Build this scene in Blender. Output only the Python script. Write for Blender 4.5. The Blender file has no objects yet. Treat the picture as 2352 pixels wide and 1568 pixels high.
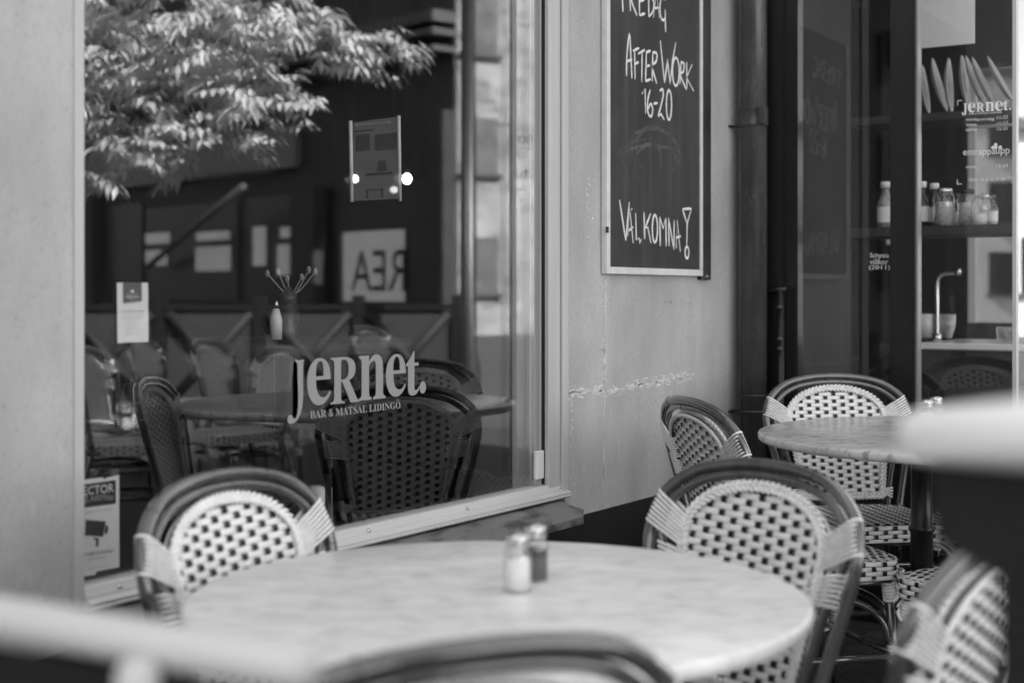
import bpy, bmesh, math, random
from mathutils import Vector, Matrix, noise
S = bpy.context.scene
COL = S.collection
R = math.radians
rnd = random.Random(7)

# ------------------------------------------------------------------ camera, world, sun, exposure
F = 3267.0; HY = 676.0; YAW = 32.4
SN, CS = math.sin(R(YAW)), math.cos(R(YAW))
C0 = Vector((2.024, -4.72, 1.17))
cam = bpy.data.cameras.new('camera'); camo = bpy.data.objects.new('camera', cam); COL.objects.link(camo)
camo.location = C0; camo.rotation_euler = (R(90), 0, R(YAW))
cam.lens = F / 2352 * 36; cam.sensor_width = 36; cam.shift_y = -(784 - HY) / 2352
cam.clip_start = .05; cam.clip_end = 400
cam.dof.use_dof = True; cam.dof.focus_distance = 3.75; cam.dof.aperture_fstop = 2.6; cam.dof.aperture_blades = 0
S.camera = camo

SUN_EL = 40; SUN = Vector((-.967, -.255, 0)).normalized() * math.cos(R(SUN_EL)) + Vector((0, 0, math.sin(R(SUN_EL))))
W = bpy.data.worlds.new('World'); S.world = W; W.use_nodes = True
nt = W.node_tree; bg = nt.nodes['Background']
sky = nt.nodes.new('ShaderNodeTexSky'); sky.sky_type = 'NISHITA'; sky.sun_disc = False
sky.sun_elevation = R(SUN_EL); sky.sun_rotation = math.atan2(SUN.x, SUN.y)
bw = nt.nodes.new('ShaderNodeRGBToBW')
nt.links.new(sky.outputs[0], bw.inputs[0]); nt.links.new(bw.outputs[0], bg.inputs[0])
bg.inputs[1].default_value = .13
sl = bpy.data.lights.new('sun', 'SUN'); sl.energy = 5.0; sl.angle = R(.5); sl.color = (1, 1, 1)
so = bpy.data.objects.new('sun', sl); COL.objects.link(so); so.rotation_euler = SUN.to_track_quat('Z', 'Y').to_euler()
so.location = (-6, 2, 12)
S.view_settings.view_transform = 'Standard'; S.view_settings.look = 'None'; S.view_settings.gamma = 1
S.view_settings.exposure = 2.5
S.cycles.use_denoising = True
S.cycles.max_bounces = 8; S.cycles.transparent_max_bounces = 16; S.cycles.glossy_bounces = 4
S.cycles.sample_clamp_indirect = 6

# ------------------------------------------------------------------ measuring: pixels of a 2352x1568 view -> points
def ray(px, py):
    k = (px - 1176) / F
    return Vector((-SN + CS * k, CS + SN * k, (HY - py) / F))
def wp(px, py, x0=0.0):
    d = ray(px, py); return C0 + d * ((x0 - C0.x) / d.x)
def dp(px, py, y0=0.0):
    d = ray(px, py); return C0 + d * ((y0 - C0.y) / d.y)
def cp(X, Z, z=0.0):
    return Vector((C0.x + X * CS - Z * SN, C0.y + X * SN + Z * CS, z))
def pp(px, py, Z):
    return C0 + ray(px, py) * Z
def vr(px, py, Z):
    p = pp(px, py, Z); return Vector((-p.x, p.y, p.z))
def gz(p):
    Z = -(p[0] - C0.x) * SN + (p[1] - C0.y) * CS
    return .02 * (min(max(Z, -1), 6) - 2)

# ------------------------------------------------------------------ objects
def tag(o, label=None, cat=None, group=None, kind=None):
    if label: o['label'] = label
    if cat: o['category'] = cat
    if group: o['group'] = group
    if kind: o['kind'] = kind
    return o
def empty(name, loc=(0, 0, 0), rz=0, label=None, cat=None, group=None):
    o = bpy.data.objects.new(name, None); COL.objects.link(o); o.location = loc; o.rotation_euler = (0, 0, rz)
    o.empty_display_size = .1
    return tag(o, label, cat, group)
def obj(name, bm, mat, parent=None, smooth=False, label=None):
    me = bpy.data.meshes.new(name); bm.to_mesh(me); bm.free()
    for m in (mat if isinstance(mat, (list, tuple)) else [mat]): me.materials.append(m)
    if smooth:
        for p in me.polygons: p.use_smooth = True
    o = bpy.data.objects.new(name, me); COL.objects.link(o)
    if parent: o.parent = parent
    if label: o['label'] = label
    return o
def kids(o): return [c for c in COL.objects if c.parent == o]
def dup(root, loc, rz, label=None, group=None):
    def cpy(o, par):
        c = o.copy(); COL.objects.link(c); c.parent = par
        for ch in list(o.children): cpy(ch, c)
        return c
    r = cpy(root, None); r.location = loc; r.rotation_euler = (0, 0, rz)
    if label: r['label'] = label
    if group: r['group'] = group
    return r
def NB(): return bmesh.new()
def face(bm, pts, mi=0):
    f = bm.faces.new([bm.verts.new(p) for p in pts]); f.material_index = mi; return f
def box(bm, a, b, mi=0):
    x0, y0, z0 = [min(a[i], b[i]) for i in range(3)]; x1, y1, z1 = [max(a[i], b[i]) for i in range(3)]
    v = [bm.verts.new(p) for p in ((x0,y0,z0),(x1,y0,z0),(x1,y1,z0),(x0,y1,z0),(x0,y0,z1),(x1,y0,z1),(x1,y1,z1),(x0,y1,z1))]
    for q in ((0,3,2,1),(4,5,6,7),(0,1,5,4),(1,2,6,5),(2,3,7,6),(3,0,4,7)):
        f = bm.faces.new([v[i] for i in q]); f.material_index = mi
def bevel(bm, w=.004, seg=2):
    bmesh.ops.bevel(bm, geom=bm.edges[:], offset=w, segments=seg, affect='EDGES', clamp_overlap=True)
def xform(bm, m): bmesh.ops.transform(bm, matrix=m, verts=bm.verts[:]); return bm
def spline(P, n=6, closed=False):
    P = [Vector(p) for p in P]; out = []; N = len(P)
    for i in range(N if closed else N - 1):
        if closed: a, b, c, d = P[i-1], P[i], P[(i+1) % N], P[(i+2) % N]
        else: a, b, c, d = P[max(i-1, 0)], P[i], P[i+1], P[min(i+2, N-1)]
        for j in range(n):
            t = j / n
            out.append(.5 * ((2*b) + (c-a)*t + (2*a-5*b+4*c-d)*t*t + (3*b-a-3*c+d)*t**3))
    if not closed: out.append(P[-1])
    return out
def tube(bm, pts, r, n=8, closed=False, cap=True, mi=0, up=None):
    pts = [Vector(p) for p in pts]; N = len(pts); rings = []
    nrm = None
    for i in range(N):
        if closed: t = (pts[(i+1) % N] - pts[i-1])
        else: t = pts[min(i+1, N-1)] - pts[max(i-1, 0)]
        if t.length < 1e-9: t = Vector((0, 0, 1))
        t.normalize()
        if nrm is None:
            ref = Vector(up) if up else (Vector((0, 0, 1)) if abs(t.z) < .9 else Vector((1, 0, 0)))
            nrm = (ref - t * ref.dot(t)).normalized()
        else:
            nrm = nrm - t * nrm.dot(t)
            nrm = nrm.normalized() if nrm.length > 1e-6 else t.orthogonal().normalized()
        b = t.cross(nrm); rr = r[i] if isinstance(r, (list, tuple)) else r
        rings.append([bm.verts.new(pts[i] + (nrm * math.cos(2*math.pi*k/n) + b * math.sin(2*math.pi*k/n)) * rr) for k in range(n)])
    for i in range(N if closed else N - 1):
        A, B = rings[i], rings[(i+1) % N]
        for k in range(n):
            f = bm.faces.new((A[k], A[(k+1) % n], B[(k+1) % n], B[k])); f.material_index = mi; f.smooth = True
    if cap and not closed:
        bm.faces.new(rings[0][::-1]).material_index = mi; bm.faces.new(rings[-1]).material_index = mi
def lathe(bm, prof, n=24, c=(0, 0, 0), mi=0):
    rings = []
    for r, z in prof:
        if r < 1e-5: rings.append([bm.verts.new((c[0], c[1], c[2] + z))])
        else: rings.append([bm.verts.new((c[0] + r*math.cos(2*math.pi*k/n), c[1] + r*math.sin(2*math.pi*k/n), c[2] + z)) for k in range(n)])
    for A, B in zip(rings, rings[1:]):
        for k in range(n):
            q = [A[k % len(A)], A[(k+1) % len(A)], B[(k+1) % len(B)], B[k % len(B)]]
            q2 = []
            for v in q:
                if v not in q2: q2.append(v)
            if len(q2) > 2:
                f = bm.faces.new(q2); f.smooth = True; f.material_index = mi
def blob(bm, c, ax, rx, ry, rz_, nu=6, nv=4, mi=0):
    """small ellipsoid; ax = 3 orthonormal axes"""
    rows = []
    for j in range(nv + 1):
        a = math.pi * j / nv
        if j in (0, nv): rows.append([bm.verts.new(c + ax[0] * rx * math.cos(a))])
        else: rows.append([bm.verts.new(c + ax[0]*rx*math.cos(a) + (ax[1]*ry*math.cos(2*math.pi*k/nu) + ax[2]*rz_*math.sin(2*math.pi*k/nu))*math.sin(a)) for k in range(nu)])
    for A, B in zip(rows, rows[1:]):
        for k in range(nu):
            q = []
            for v in (A[k % len(A)], A[(k+1) % len(A)], B[(k+1) % len(B)], B[k % len(B)]):
                if v not in q: q.append(v)
            f = bm.faces.new(q); f.smooth = True; f.material_index = mi
def sweep(bm, a, b, prof, mi=0):
    """closed profile (list of (p,q)) swept straight along y from a to b: p -> x, q -> z"""
    A = [bm.verts.new((p, a, q)) for p, q in prof]; B = [bm.verts.new((p, b, q)) for p, q in prof]
    n = len(prof)
    for i in range(n): bm.faces.new((A[i], A[(i+1) % n], B[(i+1) % n], B[i])).material_index = mi
    bm.faces.new(A[::-1]); bm.faces.new(B)
    bmesh.ops.recalc_face_normals(bm, faces=bm.faces[:])

# ------------------------------------------------------------------ materials (all grey: the photograph is black and white)
def mat(name, base, rough=.5, var=0, scale=20, stretch=(1, 1, 1), bump=0, bscale=80, metal=0, spec=.5, coat=0, det=6, ramp=(.3, .7)):
    m = bpy.data.materials.new(name); m.use_nodes = True; n = m.node_tree; b = n.nodes['Principled BSDF']
    b.inputs['Base Color'].default_value = (base, base, base, 1); b.inputs['Roughness'].default_value = rough
    b.inputs['Metallic'].default_value = metal; b.inputs['Specular IOR Level'].default_value = spec
    b.inputs['Coat Weight'].default_value = coat; b.inputs['Coat Roughness'].default_value = .12
    tc = n.nodes.new('ShaderNodeTexCoord'); mp = n.nodes.new('ShaderNodeMapping')
    mp.inputs['Scale'].default_value = stretch; n.links.new(tc.outputs['Object'], mp.inputs[0])
    if var:
        t = n.nodes.new('ShaderNodeTexNoise'); t.inputs['Scale'].default_value = scale; t.inputs['Detail'].default_value = det
        n.links.new(mp.outputs[0], t.inputs[0])
        c = n.nodes.new('ShaderNodeValToRGB'); lo, hi = max(base*(1-var), 0), min(base*(1+var), 1)
        c.color_ramp.elements[0].position, c.color_ramp.elements[1].position = ramp
        c.color_ramp.elements[0].color = (lo, lo, lo, 1); c.color_ramp.elements[1].color = (hi, hi, hi, 1)
        n.links.new(t.outputs[0], c.inputs[0]); n.links.new(c.outputs[0], b.inputs['Base Color'])
    if bump:
        t2 = n.nodes.new('ShaderNodeTexNoise'); t2.inputs['Scale'].default_value = bscale; t2.inputs['Detail'].default_value = 5
        n.links.new(mp.outputs[0], t2.inputs[0])
        bp = n.nodes.new('ShaderNodeBump'); bp.inputs['Strength'].default_value = bump; bp.inputs['Distance'].default_value = .01
        n.links.new(t2.outputs[0], bp.inputs['Height']); n.links.new(bp.outputs[0], b.inputs['Normal'])
    return m
def mixnoise(m, scale, stretch, lo, hi, fac, pos=(.45, .75), det=4):
    """second layer of procedural wear over the base colour"""
    n = m.node_tree; b = n.nodes['Principled BSDF']; inp = b.inputs['Base Color']
    src = inp.links[0].from_socket if inp.links else None
    tc = n.nodes.new('ShaderNodeTexCoord'); mp = n.nodes.new('ShaderNodeMapping'); mp.inputs['Scale'].default_value = stretch
    n.links.new(tc.outputs['Object'], mp.inputs[0])
    t = n.nodes.new('ShaderNodeTexNoise'); t.inputs['Scale'].default_value = scale; t.inputs['Detail'].default_value = det
    n.links.new(mp.outputs[0], t.inputs[0])
    c = n.nodes.new('ShaderNodeValToRGB'); c.color_ramp.elements[0].position, c.color_ramp.elements[1].position = pos
    c.color_ramp.elements[0].color = (0, 0, 0, 1); c.color_ramp.elements[1].color = (fac, fac, fac, 1)
    n.links.new(t.outputs[0], c.inputs[0])
    mx = n.nodes.new('ShaderNodeMixRGB'); n.links.new(c.outputs[0], mx.inputs[0])
    if src: n.links.new(src, mx.inputs[1])
    else: mx.inputs[1].default_value = inp.default_value
    mx.inputs[2].default_value = (hi, hi, hi, 1); n.links.new(mx.outputs[0], inp)
    return m
def pane_mat(name, f0, tint=.95, wav=0.0, wscale=3):
    m = bpy.data.materials.new(name); m.use_nodes = True; n = m.node_tree; n.nodes.clear()
    out = n.nodes.new('ShaderNodeOutputMaterial'); mx = n.nodes.new('ShaderNodeMixShader')
    tr = n.nodes.new('ShaderNodeBsdfTransparent'); tr.inputs[0].default_value = (tint, tint, tint, 1)
    gl = n.nodes.new('ShaderNodeBsdfGlossy'); gl.inputs['Roughness'].default_value = 0; gl.inputs[0].default_value = (1, 1, 1, 1)
    lw = n.nodes.new('ShaderNodeLayerWeight'); lw.inputs[0].default_value = .5
    pw = n.nodes.new('ShaderNodeMath'); pw.operation = 'POWER'; pw.inputs[1].default_value = 5
    ma = n.nodes.new('ShaderNodeMath'); ma.operation = 'MULTIPLY_ADD'; ma.inputs[1].default_value = 1 - f0; ma.inputs[2].default_value = f0
    n.links.new(lw.outputs['Facing'], pw.inputs[0]); n.links.new(pw.outputs[0], ma.inputs[0]); n.links.new(ma.outputs[0], mx.inputs[0])
    n.links.new(tr.outputs[0], mx.inputs[1]); n.links.new(gl.outputs[0], mx.inputs[2]); n.links.new(mx.outputs[0], out.inputs[0])
    if wav:
        tc = n.nodes.new('ShaderNodeTexCoord'); t = n.nodes.new('ShaderNodeTexNoise'); t.inputs['Scale'].default_value = wscale; t.inputs['Detail'].default_value = 1
        n.links.new(tc.outputs['Object'], t.inputs[0])
        bp = n.nodes.new('ShaderNodeBump'); bp.inputs['Strength'].default_value = wav; bp.inputs['Distance'].default_value = .01
        n.links.new(t.outputs[0], bp.inputs['Height']); n.links.new(bp.outputs[0], gl.inputs['Normal'])
    return m
def emit(name, v):
    m = bpy.data.materials.new(name); m.use_nodes = True; n = m.node_tree; b = n.nodes['Principled BSDF']
    b.inputs['Base Color'].default_value = (.8, .8, .8, 1); b.inputs['Emission Color'].default_value = (1, 1, 1, 1); b.inputs['Emission Strength'].default_value = v
    return m

PLASTER = mat('painted_plaster', .47, .85, .22, 3.2, (1, 1, .6), bump=.35, bscale=60)
mixnoise(PLASTER, 8, (1, 1, .30), 0, .30, .6, (.46, .78), 8); mixnoise(PLASTER, 1.5, (1, 1, .6), 0, .32, .6, (.45, .7), 8); mixnoise(PLASTER, 70, (1, 1, .8), 0, .34, .25, (.5, .7), 8); mixnoise(PLASTER, 40, (1, 1, .3), 0, .55, .5, (.62, .78))
mixnoise(PLASTER, 150, (1, 1, .5), 0, .22, .6, (.6, .72))
CHIP = mat('bare_plaster_chip', .85, .9)
DARKCHIP = mat('dirt_spot', .05, .9)
PLINTH = mat('black_plinth', .009, .6, .4, 8, bump=.2, bscale=90)
FRAME = mat('painted_window_frame', .50, .42, .06, 30, (1, 1, .05), bump=.05)
ALU = mat('grey_aluminium_trim', .60, .38, .06, 30, (1, .05, 1))
GASKET = mat('black_gasket', .012, .5)
SILL = mixnoise(mat('weathered_sill_metal', .17, .45, .25, 9, (1, .3, 1), bump=.1), 26, (1, .35, 1), 0, .03, .8, (.52, .66))
INNER = mat('inner_frame_paint', .75, .45, .05, 20, (1, 1, .1))
DOORMETAL = mat('dark_door_metal', .010, .32, .15, 12, (1, 1, .2))
PIPE = mixnoise(mat('dark_pipe_paint', .060, .22, .3, 18, (1, 1, .3), bump=.08), 60, (1, 1, .4), 0, .09, .7, (.58, .7))
BOARD = mixnoise(mixnoise(mat('chalkboard_black', .018, .5, .25, 3), 30, (1, 1, .06), 0, .065, .6, (.5, .75)), 4, (1, 1, 1), 0, .06, .55, (.5, .7))
RAIL_W = mat('board_white_trim', .66, .4, .08, 25)
BLACKP = mat('black_paint', .010, .35)
CHALK = mat('chalk', .80, .9, .12, 120)
VINYL = mat('grey_vinyl_lettering', .30, .6)
VINYL_W = mat('white_vinyl_lettering', .85, .6)
PAPER = mat('white_paper', .75, .8, .04, 8)
PAPERG = mat('grey_print', .10, .7)
INK = mat('black_print', .015, .7)
GREYINK = mat('grey_small_print', .30, .7)
BAMBOO = mat('brown_bamboo_tube', .050, .18, .35, 22, (1, 1, .25), coat=1.0, spec=.9)
KNOT = mat('dark_cane_joint', .012, .5)
CANE = mat('white_woven_cane', .87, .34, .10, 60)
CANED = mat('black_woven_cane', .010, .4)
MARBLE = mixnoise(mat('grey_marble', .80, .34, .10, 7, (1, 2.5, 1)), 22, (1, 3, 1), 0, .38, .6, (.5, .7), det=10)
IRON = mat('black_cast_iron', .012, .3, .3, 30, bump=.06)
STEEL = mat('brushed_steel', .62, .22, metal=1)
SALT = mat('salt', .95, .9)
PEPPER = mat('ground_pepper', .06, .9, .6, 300)
CANVAS = mat('dark_canvas', .026, .85, .2, 60, bump=.1, bscale=300)
WHITEMETAL = mat('white_painted_metal', .56, .35)
WHITE_LIT = mat('white_paint_lit', .94, .3)  # same white rail paint, lightened so its colour carries the glare
PAVE = mat('street_asphalt', .055, .9, .3, 3, bump=.2)
TREEBARK = mat('bark', .12, .9, .4, 14, (1, 1, .2), bump=.4)
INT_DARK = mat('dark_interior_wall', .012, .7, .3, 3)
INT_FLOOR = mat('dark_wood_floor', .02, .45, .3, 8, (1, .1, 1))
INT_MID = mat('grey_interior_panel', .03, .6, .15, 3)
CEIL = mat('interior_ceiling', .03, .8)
SHELFM = mat('dark_shelf_wood', .03, .4)
PORC = mat('white_porcelain', .78, .15)
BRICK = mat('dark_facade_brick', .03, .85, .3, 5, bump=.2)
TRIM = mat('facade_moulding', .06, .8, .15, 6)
STUCCO = mat('sunlit_stucco', .62, .85, .12, 1)
STUCCO2 = mixnoise(mat('weathered_stucco', .27, .85, .4, .8), 1.2, (1, 1, 3), 0, .05, .7, (.5, .7))
ROOFM = mat('roof_sheet', .06, .6)
SIGNM = mat('grey_shop_sign', .09, .6)
WINDARK = mat('dark_shop_glass', .010, .35, spec=.15)
LAMP = emit('lamp_bulb', 3.2); LAMP_DIM = emit('dim_lamp_bulb', .35)
SKIN = mat('skin', .38, .55); HAIR = mat('hair', .05, .6); SHIRT = mat('white_shirt', .75, .8); SHORTS = mat('dark_shorts', .04, .8)
PANE = pane_mat('window_glass', .14, .93, .006, 2.5)
PANE2 = pane_mat('inner_window_glass', .05, .93, .010, 2.0)
DPANE = pane_mat('door_glass', .065, .95, .012, 2)
JAR = pane_mat('clear_jar_glass', .10, .92)
LEAF = bpy.data.materials.new('pale_leaf'); LEAF.use_nodes = True
_n = LEAF.node_tree; _b = _n.nodes['Principled BSDF']; _b.inputs['Roughness'].default_value = .38
_t = _n.nodes.new('ShaderNodeBsdfTranslucent'); _t.inputs[0].default_value = (.5, .5, .5, 1)
_m = _n.nodes.new('ShaderNodeMixShader'); _m.inputs[0].default_value = .3
_o = _n.nodes['Material Output']
_g = _n.nodes.new('ShaderNodeNewGeometry'); _r = _n.nodes.new('ShaderNodeValToRGB')
_r.color_ramp.elements[0].color = (.30, .30, .30, 1); _r.color_ramp.elements[1].color = (.80, .80, .80, 1)
_n.links.new(_g.outputs['Random Per Island'], _r.inputs[0]); _n.links.new(_r.outputs[0], _b.inputs['Base Color'])
_n.links.new(_b.outputs[0], _m.inputs[1]); _n.links.new(_t.outputs[0], _m.inputs[2]); _n.links.new(_m.outputs[0], _o.inputs[0])

# ------------------------------------------------------------------ lettering
def text_mesh(s):
    c = bpy.data.curves.new('lettering', 'FONT'); c.body = s; c.resolution_u = 4
    o = bpy.data.objects.new('lettering', c); COL.objects.link(o)
    me = bpy.data.meshes.new_from_object(o.evaluated_get(bpy.context.evaluated_depsgraph_get()))
    COL.objects.unlink(o); bpy.data.objects.remove(o)
    vs = [(v.co.x, v.co.y) for v in me.vertices]; fs = [tuple(p.vertices) for p in me.polygons]
    bpy.data.meshes.remove(me)
    return vs, fs
def put_text(bm, s, BL, BR, TL, mi=0):
    """fit the words' own bounding box to the parallelogram BL-BR-TL"""
    vs, fs = text_mesh(s)
    x0, x1 = min(v[0] for v in vs), max(v[0] for v in vs); y0, y1 = min(v[1] for v in vs), max(v[1] for v in vs)
    V = [bm.verts.new(BL + (BR - BL) * ((x - x0) / (x1 - x0)) + (TL - BL) * ((y - y0) / (y1 - y0))) for x, y in vs]
    for f in fs:
        try: bm.faces.new([V[i] for i in f]).material_index = mi
        except ValueError: pass
SERIF = {}
for i in range(26):
    SERIF[chr(65+i)] = chr(0x1D400+i); SERIF[chr(97+i)] = chr(0x1D41A+i)
def serif(s): return ''.join(SERIF.get(c, c) for c in s)
def stroke(bm, pts, w, nrm, n=4, sm=True, mi=0):
    """flat chalk stroke with rounded wandering width, lying on a plane with normal nrm"""
    P = spline(pts, n) if sm and len(pts) > 2 else [Vector(p) for p in pts]
    if len(P) == 2: P = [P[0].lerp(P[1], t/4) for t in range(5)]
    L, Rr = [], []
    for i, p in enumerate(P):
        t = (P[min(i+1, len(P)-1)] - P[max(i-1, 0)]).normalized(); s = t.cross(nrm)
        ww = w * (.85 + .3 * rnd.random())
        if i in (0, len(P)-1): ww *= .6
        L.append(bm.verts.new(p + s * ww)); Rr.append(bm.verts.new(p - s * ww))
    for i in range(len(P)-1): bm.faces.new((L[i], Rr[i], Rr[i+1], L[i+1])).material_index = mi

# ================================================================== GROUND
bm = NB()
rows = [-60, -1, 6, 120]; cols = [-70, 70]
gv = [[bm.verts.new(cp(X, Z, .02 * (min(max(Z, -1), 6) - 2))) for X in cols] for Z in rows]
for i in range(3): bm.faces.new((gv[i][0], gv[i][1], gv[i+1][1], gv[i+1][0]))
o = obj('ground', bm, PAVE); tag(o, kind='structure')
# terrace paving of small setts: one sheet, joints in the material
PAV = bpy.data.materials.new('sett_paving'); PAV.use_nodes = True
n = PAV.node_tree; b = n.nodes['Principled BSDF']; b.inputs['Roughness'].default_value = .75
tc = n.nodes.new('ShaderNodeTexCoord'); br = n.nodes.new('ShaderNodeTexBrick')
br.inputs['Scale'].default_value = 1; br.inputs['Mortar Size'].default_value = .006; br.inputs['Brick Width'].default_value = .2; br.inputs['Row Height'].default_value = .1
for k, v in (('Color1', .05), ('Color2', .032), ('Mortar', .01)): br.inputs[k].default_value = (v, v, v, 1)
n.links.new(tc.outputs['Object'], br.inputs[0]); n.links.new(br.outputs[0], b.inputs['Base Color'])
bp = n.nodes.new('ShaderNodeBump'); bp.inputs['Strength'].default_value = .6; bp.inputs['Distance'].default_value = .006; bp.invert = True
n.links.new(br.outputs['Fac'], bp.inputs['Height']); n.links.new(bp.outputs[0], b.inputs['Normal'])
bm = NB()
for (x0, x1, y0, y1) in ((.006, 6.5, -6.4, -.006), (.95, 6.5, -.006, 5)):
    vv = []
    NX, NY = 14, 22
    for i in range(NX + 1):
        vv.append([])
        for j in range(NY + 1):
            p = Vector((x0 + (x1-x0)*i/NX, y0 + (y1-y0)*j/NY, 0)); p.z = gz(p) + .006; vv[-1].append(bm.verts.new(p))
    for i in range(NX):
        for j in range(NY): bm.faces.new((vv[i][j], vv[i+1][j], vv[i+1][j+1], vv[i][j+1]))
tag(obj('terrace_paving', bm, PAV), kind='structure')

# ================================================================== CAFE BUILDING
cafe = empty('cafe_building', (0, 0, 0), 0, 'plastered cafe building with big shop window and glazed entrance behind the tables', 'building')
YL = wp(168, 700).y          # outer left of window frame
YG0 = wp(190, 700).y         # glass left
YG1 = wp(1256, 700).y        # frame right inner edge
YR = wp(1298, 700).y         # frame right outer edge
ZG = wp(1257, 1112).z        # glass bottom
ZB = wp(1290, 1137).z        # frame bottom
ZT = 2.62
ZP = .536                    # plaster bottom
TOP = 3.4; WTOP = 3.3
def part(name, bm, m, par=cafe, smooth=False): return obj(name, bm, m, par, smooth)
bm = NB()
box(bm, (-.11, -6.2, ZP), (0, YL, TOP)); box(bm, (-.11, YR, ZP), (0, 0, TOP)); box(bm, (-.11, YL, ZT), (0, YR, TOP)); box(bm, (-.11, YL, ZP), (0, YR, ZB - .05))
part('plaster_wall', bm, PLASTER)
bm = NB(); box(bm, (-.30, -6.2, -.4), (.004, .0, ZP)); part('plinth', bm, PLINTH)
# upper mass of the wing, the back and the roof keep the terrace in the building's shadow
bm = NB(); box(bm, (-.3, .0005, 2.75), (.95, 2.7, WTOP)); box(bm, (-.11, 0, -.3), (.02, .05, 2.75)); part('wing_wall', bm, PLASTER)
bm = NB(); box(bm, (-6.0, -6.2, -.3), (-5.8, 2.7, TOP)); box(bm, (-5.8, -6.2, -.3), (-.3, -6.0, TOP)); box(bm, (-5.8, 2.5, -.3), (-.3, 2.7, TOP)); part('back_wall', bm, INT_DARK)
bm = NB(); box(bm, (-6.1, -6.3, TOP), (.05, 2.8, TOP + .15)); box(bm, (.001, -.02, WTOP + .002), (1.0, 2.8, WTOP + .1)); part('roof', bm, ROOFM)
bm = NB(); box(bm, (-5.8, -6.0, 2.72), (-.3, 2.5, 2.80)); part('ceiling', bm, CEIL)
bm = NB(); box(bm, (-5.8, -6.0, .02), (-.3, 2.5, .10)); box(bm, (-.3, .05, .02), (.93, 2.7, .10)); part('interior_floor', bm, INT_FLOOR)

# paint chips, scuffs and stains with shapes of their own
bm = NB()
def chip(y, z, s, sz=None, x=.0008):
    n_ = rnd.randint(4, 6); a0 = rnd.random() * 6
    face(bm, [(x, y + s*(.5+.7*rnd.random())*math.cos(a0+2*math.pi*k/n_), z + (sz or s)*(.5+.7*rnd.random())*math.sin(a0+2*math.pi*k/n_)) for k in range(n_)])
def chips(px0, py0, px1, py1, num, jx, jy, s):
    for _ in range(num):
        t = rnd.random(); p = wp(px0+(px1-px0)*t+rnd.gauss(0, jx), py0+(py1-py0)*t+rnd.gauss(0, jy)); chip(p.y, p.z, s*rnd.uniform(.4, 1.5), s*rnd.uniform(.4, 2.2))
chips(1392, 645, 1384, 1160, 520, 1.3, 6, .0012)
chips(1388, 780, 1386, 900, 260, 3.0, 10, .0016)
chips(1306, 900, 1440, 893, 260, 10, 7, .0019); chips(1440, 888, 1585, 862, 260, 8, 6, .0021)
chips(1345, 430, 1362, 570, 26, 5, 40, .0022); chips(1300, 860, 1312, 930, 30, 3, 10, .003); chips(1310, 990, 1318, 1120, 20, 3, 20, .0022)
chips(1305, 700, 1690, 1100, 60, 20, 160, .0016); chips(1310, 100, 1380, 600, 40, 14, 60, .0014)
def scratch(P, w):
    stroke(bm, [Vector((.0009, q.y, q.z)) for q in (wp(*c) for c in P)], w, Vector((1, 0, 0)), 2)
for k in range(3):
    P = [(1391 - 6*t_/30 + rnd.gauss(0, .9), 648 + 512*t_/30) for t_ in range(31)]; scratch(P, (.0006, .0011, .0007)[k])
scratch([(1388 + rnd.gauss(0, 1.2), 790 + 8*t_) for t_ in range(14)], .0026)
for _ in range(120):
    t_ = rnd.random(); cx, cy = (1440 + 145*t_ + rnd.gauss(0, 6), 890 - 28*t_ + rnd.gauss(0, 5)) if rnd.random() < .6 else (1306 + 134*t_, 900 - 7*t_ + rnd.gauss(0, 5))
    a_ = rnd.uniform(-.6, .9); l_ = rnd.uniform(3, 9); scratch([(cx - l_*math.cos(a_), cy + l_*math.sin(a_)), (cx + rnd.gauss(0, 1), cy + rnd.gauss(0, 1)), (cx + l_*math.cos(a_), cy - l_*math.sin(a_))], rnd.uniform(.0006, .0018))
for px, py, l in ((1560, 1000, 60), (1490, 1040, 45), (1640, 790, 30), (1655, 640, 22), (1420, 1010, 50), (1340, 1060, 40), (1530, 930, 36)):
    p = wp(px, py); q = wp(px+1, py+l); face(bm, [(.0009, p.y-.0007, p.z), (.0009, p.y+.0007, p.z), (.0009, q.y+.0004, q.z), (.0009, q.y-.0005, q.z)])
part('paint_chips', bm, CHIP)
bm = NB(); chips(1303, 690, 1303, 1110, 60, 1.2, 20, .0016); chips(1372, 650, 1378, 690, 10, 6, 8, .0022); chips(1420, 700, 1660, 1050, 30, 50, 60, .0018); chips(1500, 690, 1580, 700, 9, 20, 3, .003)
part('dirt_spots', bm, DARKCHIP)

# the shop window
wf = NB()
box(wf, (-.10, YL, ZB), (.004, YG0, ZT)); part('window_frame_post', wf, FRAME)
wf = NB(); box(wf, (-.012, YG1, ZB + .004), (.006, YG1 + (YR-YG1)*.62, ZT)); box(wf, (-.012, YG1 + (YR-YG1)*.66, ZB + .004), (.012, YR, ZT)); bevel(wf, .0015, 1); part('window_frame_post', wf, FRAME)
wf = NB(); box(wf, (-.02, YR + .0005, ZB), (.002, YR + .006, ZT)); box(wf, (-.014, YG1 - .006, ZG), (-.006, YG1 - .0004, ZT)); part('gasket', wf, GASKET)
wf = NB(); y1 = YG1 - .004
box(wf, (-.11, y1, ZG - .02), (-.013, YG1 + .03, ZT)); box(wf, (-.060, y1 - .004, ZG - .02), (-.050, y1 + .002, ZT));  part('inner_window_frame', wf, INNER)
wf = NB(); box(wf, (-.09, YG0, ZT - .06), (-.004, YG1, ZT)); part('window_head', wf, FRAME)
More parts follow.
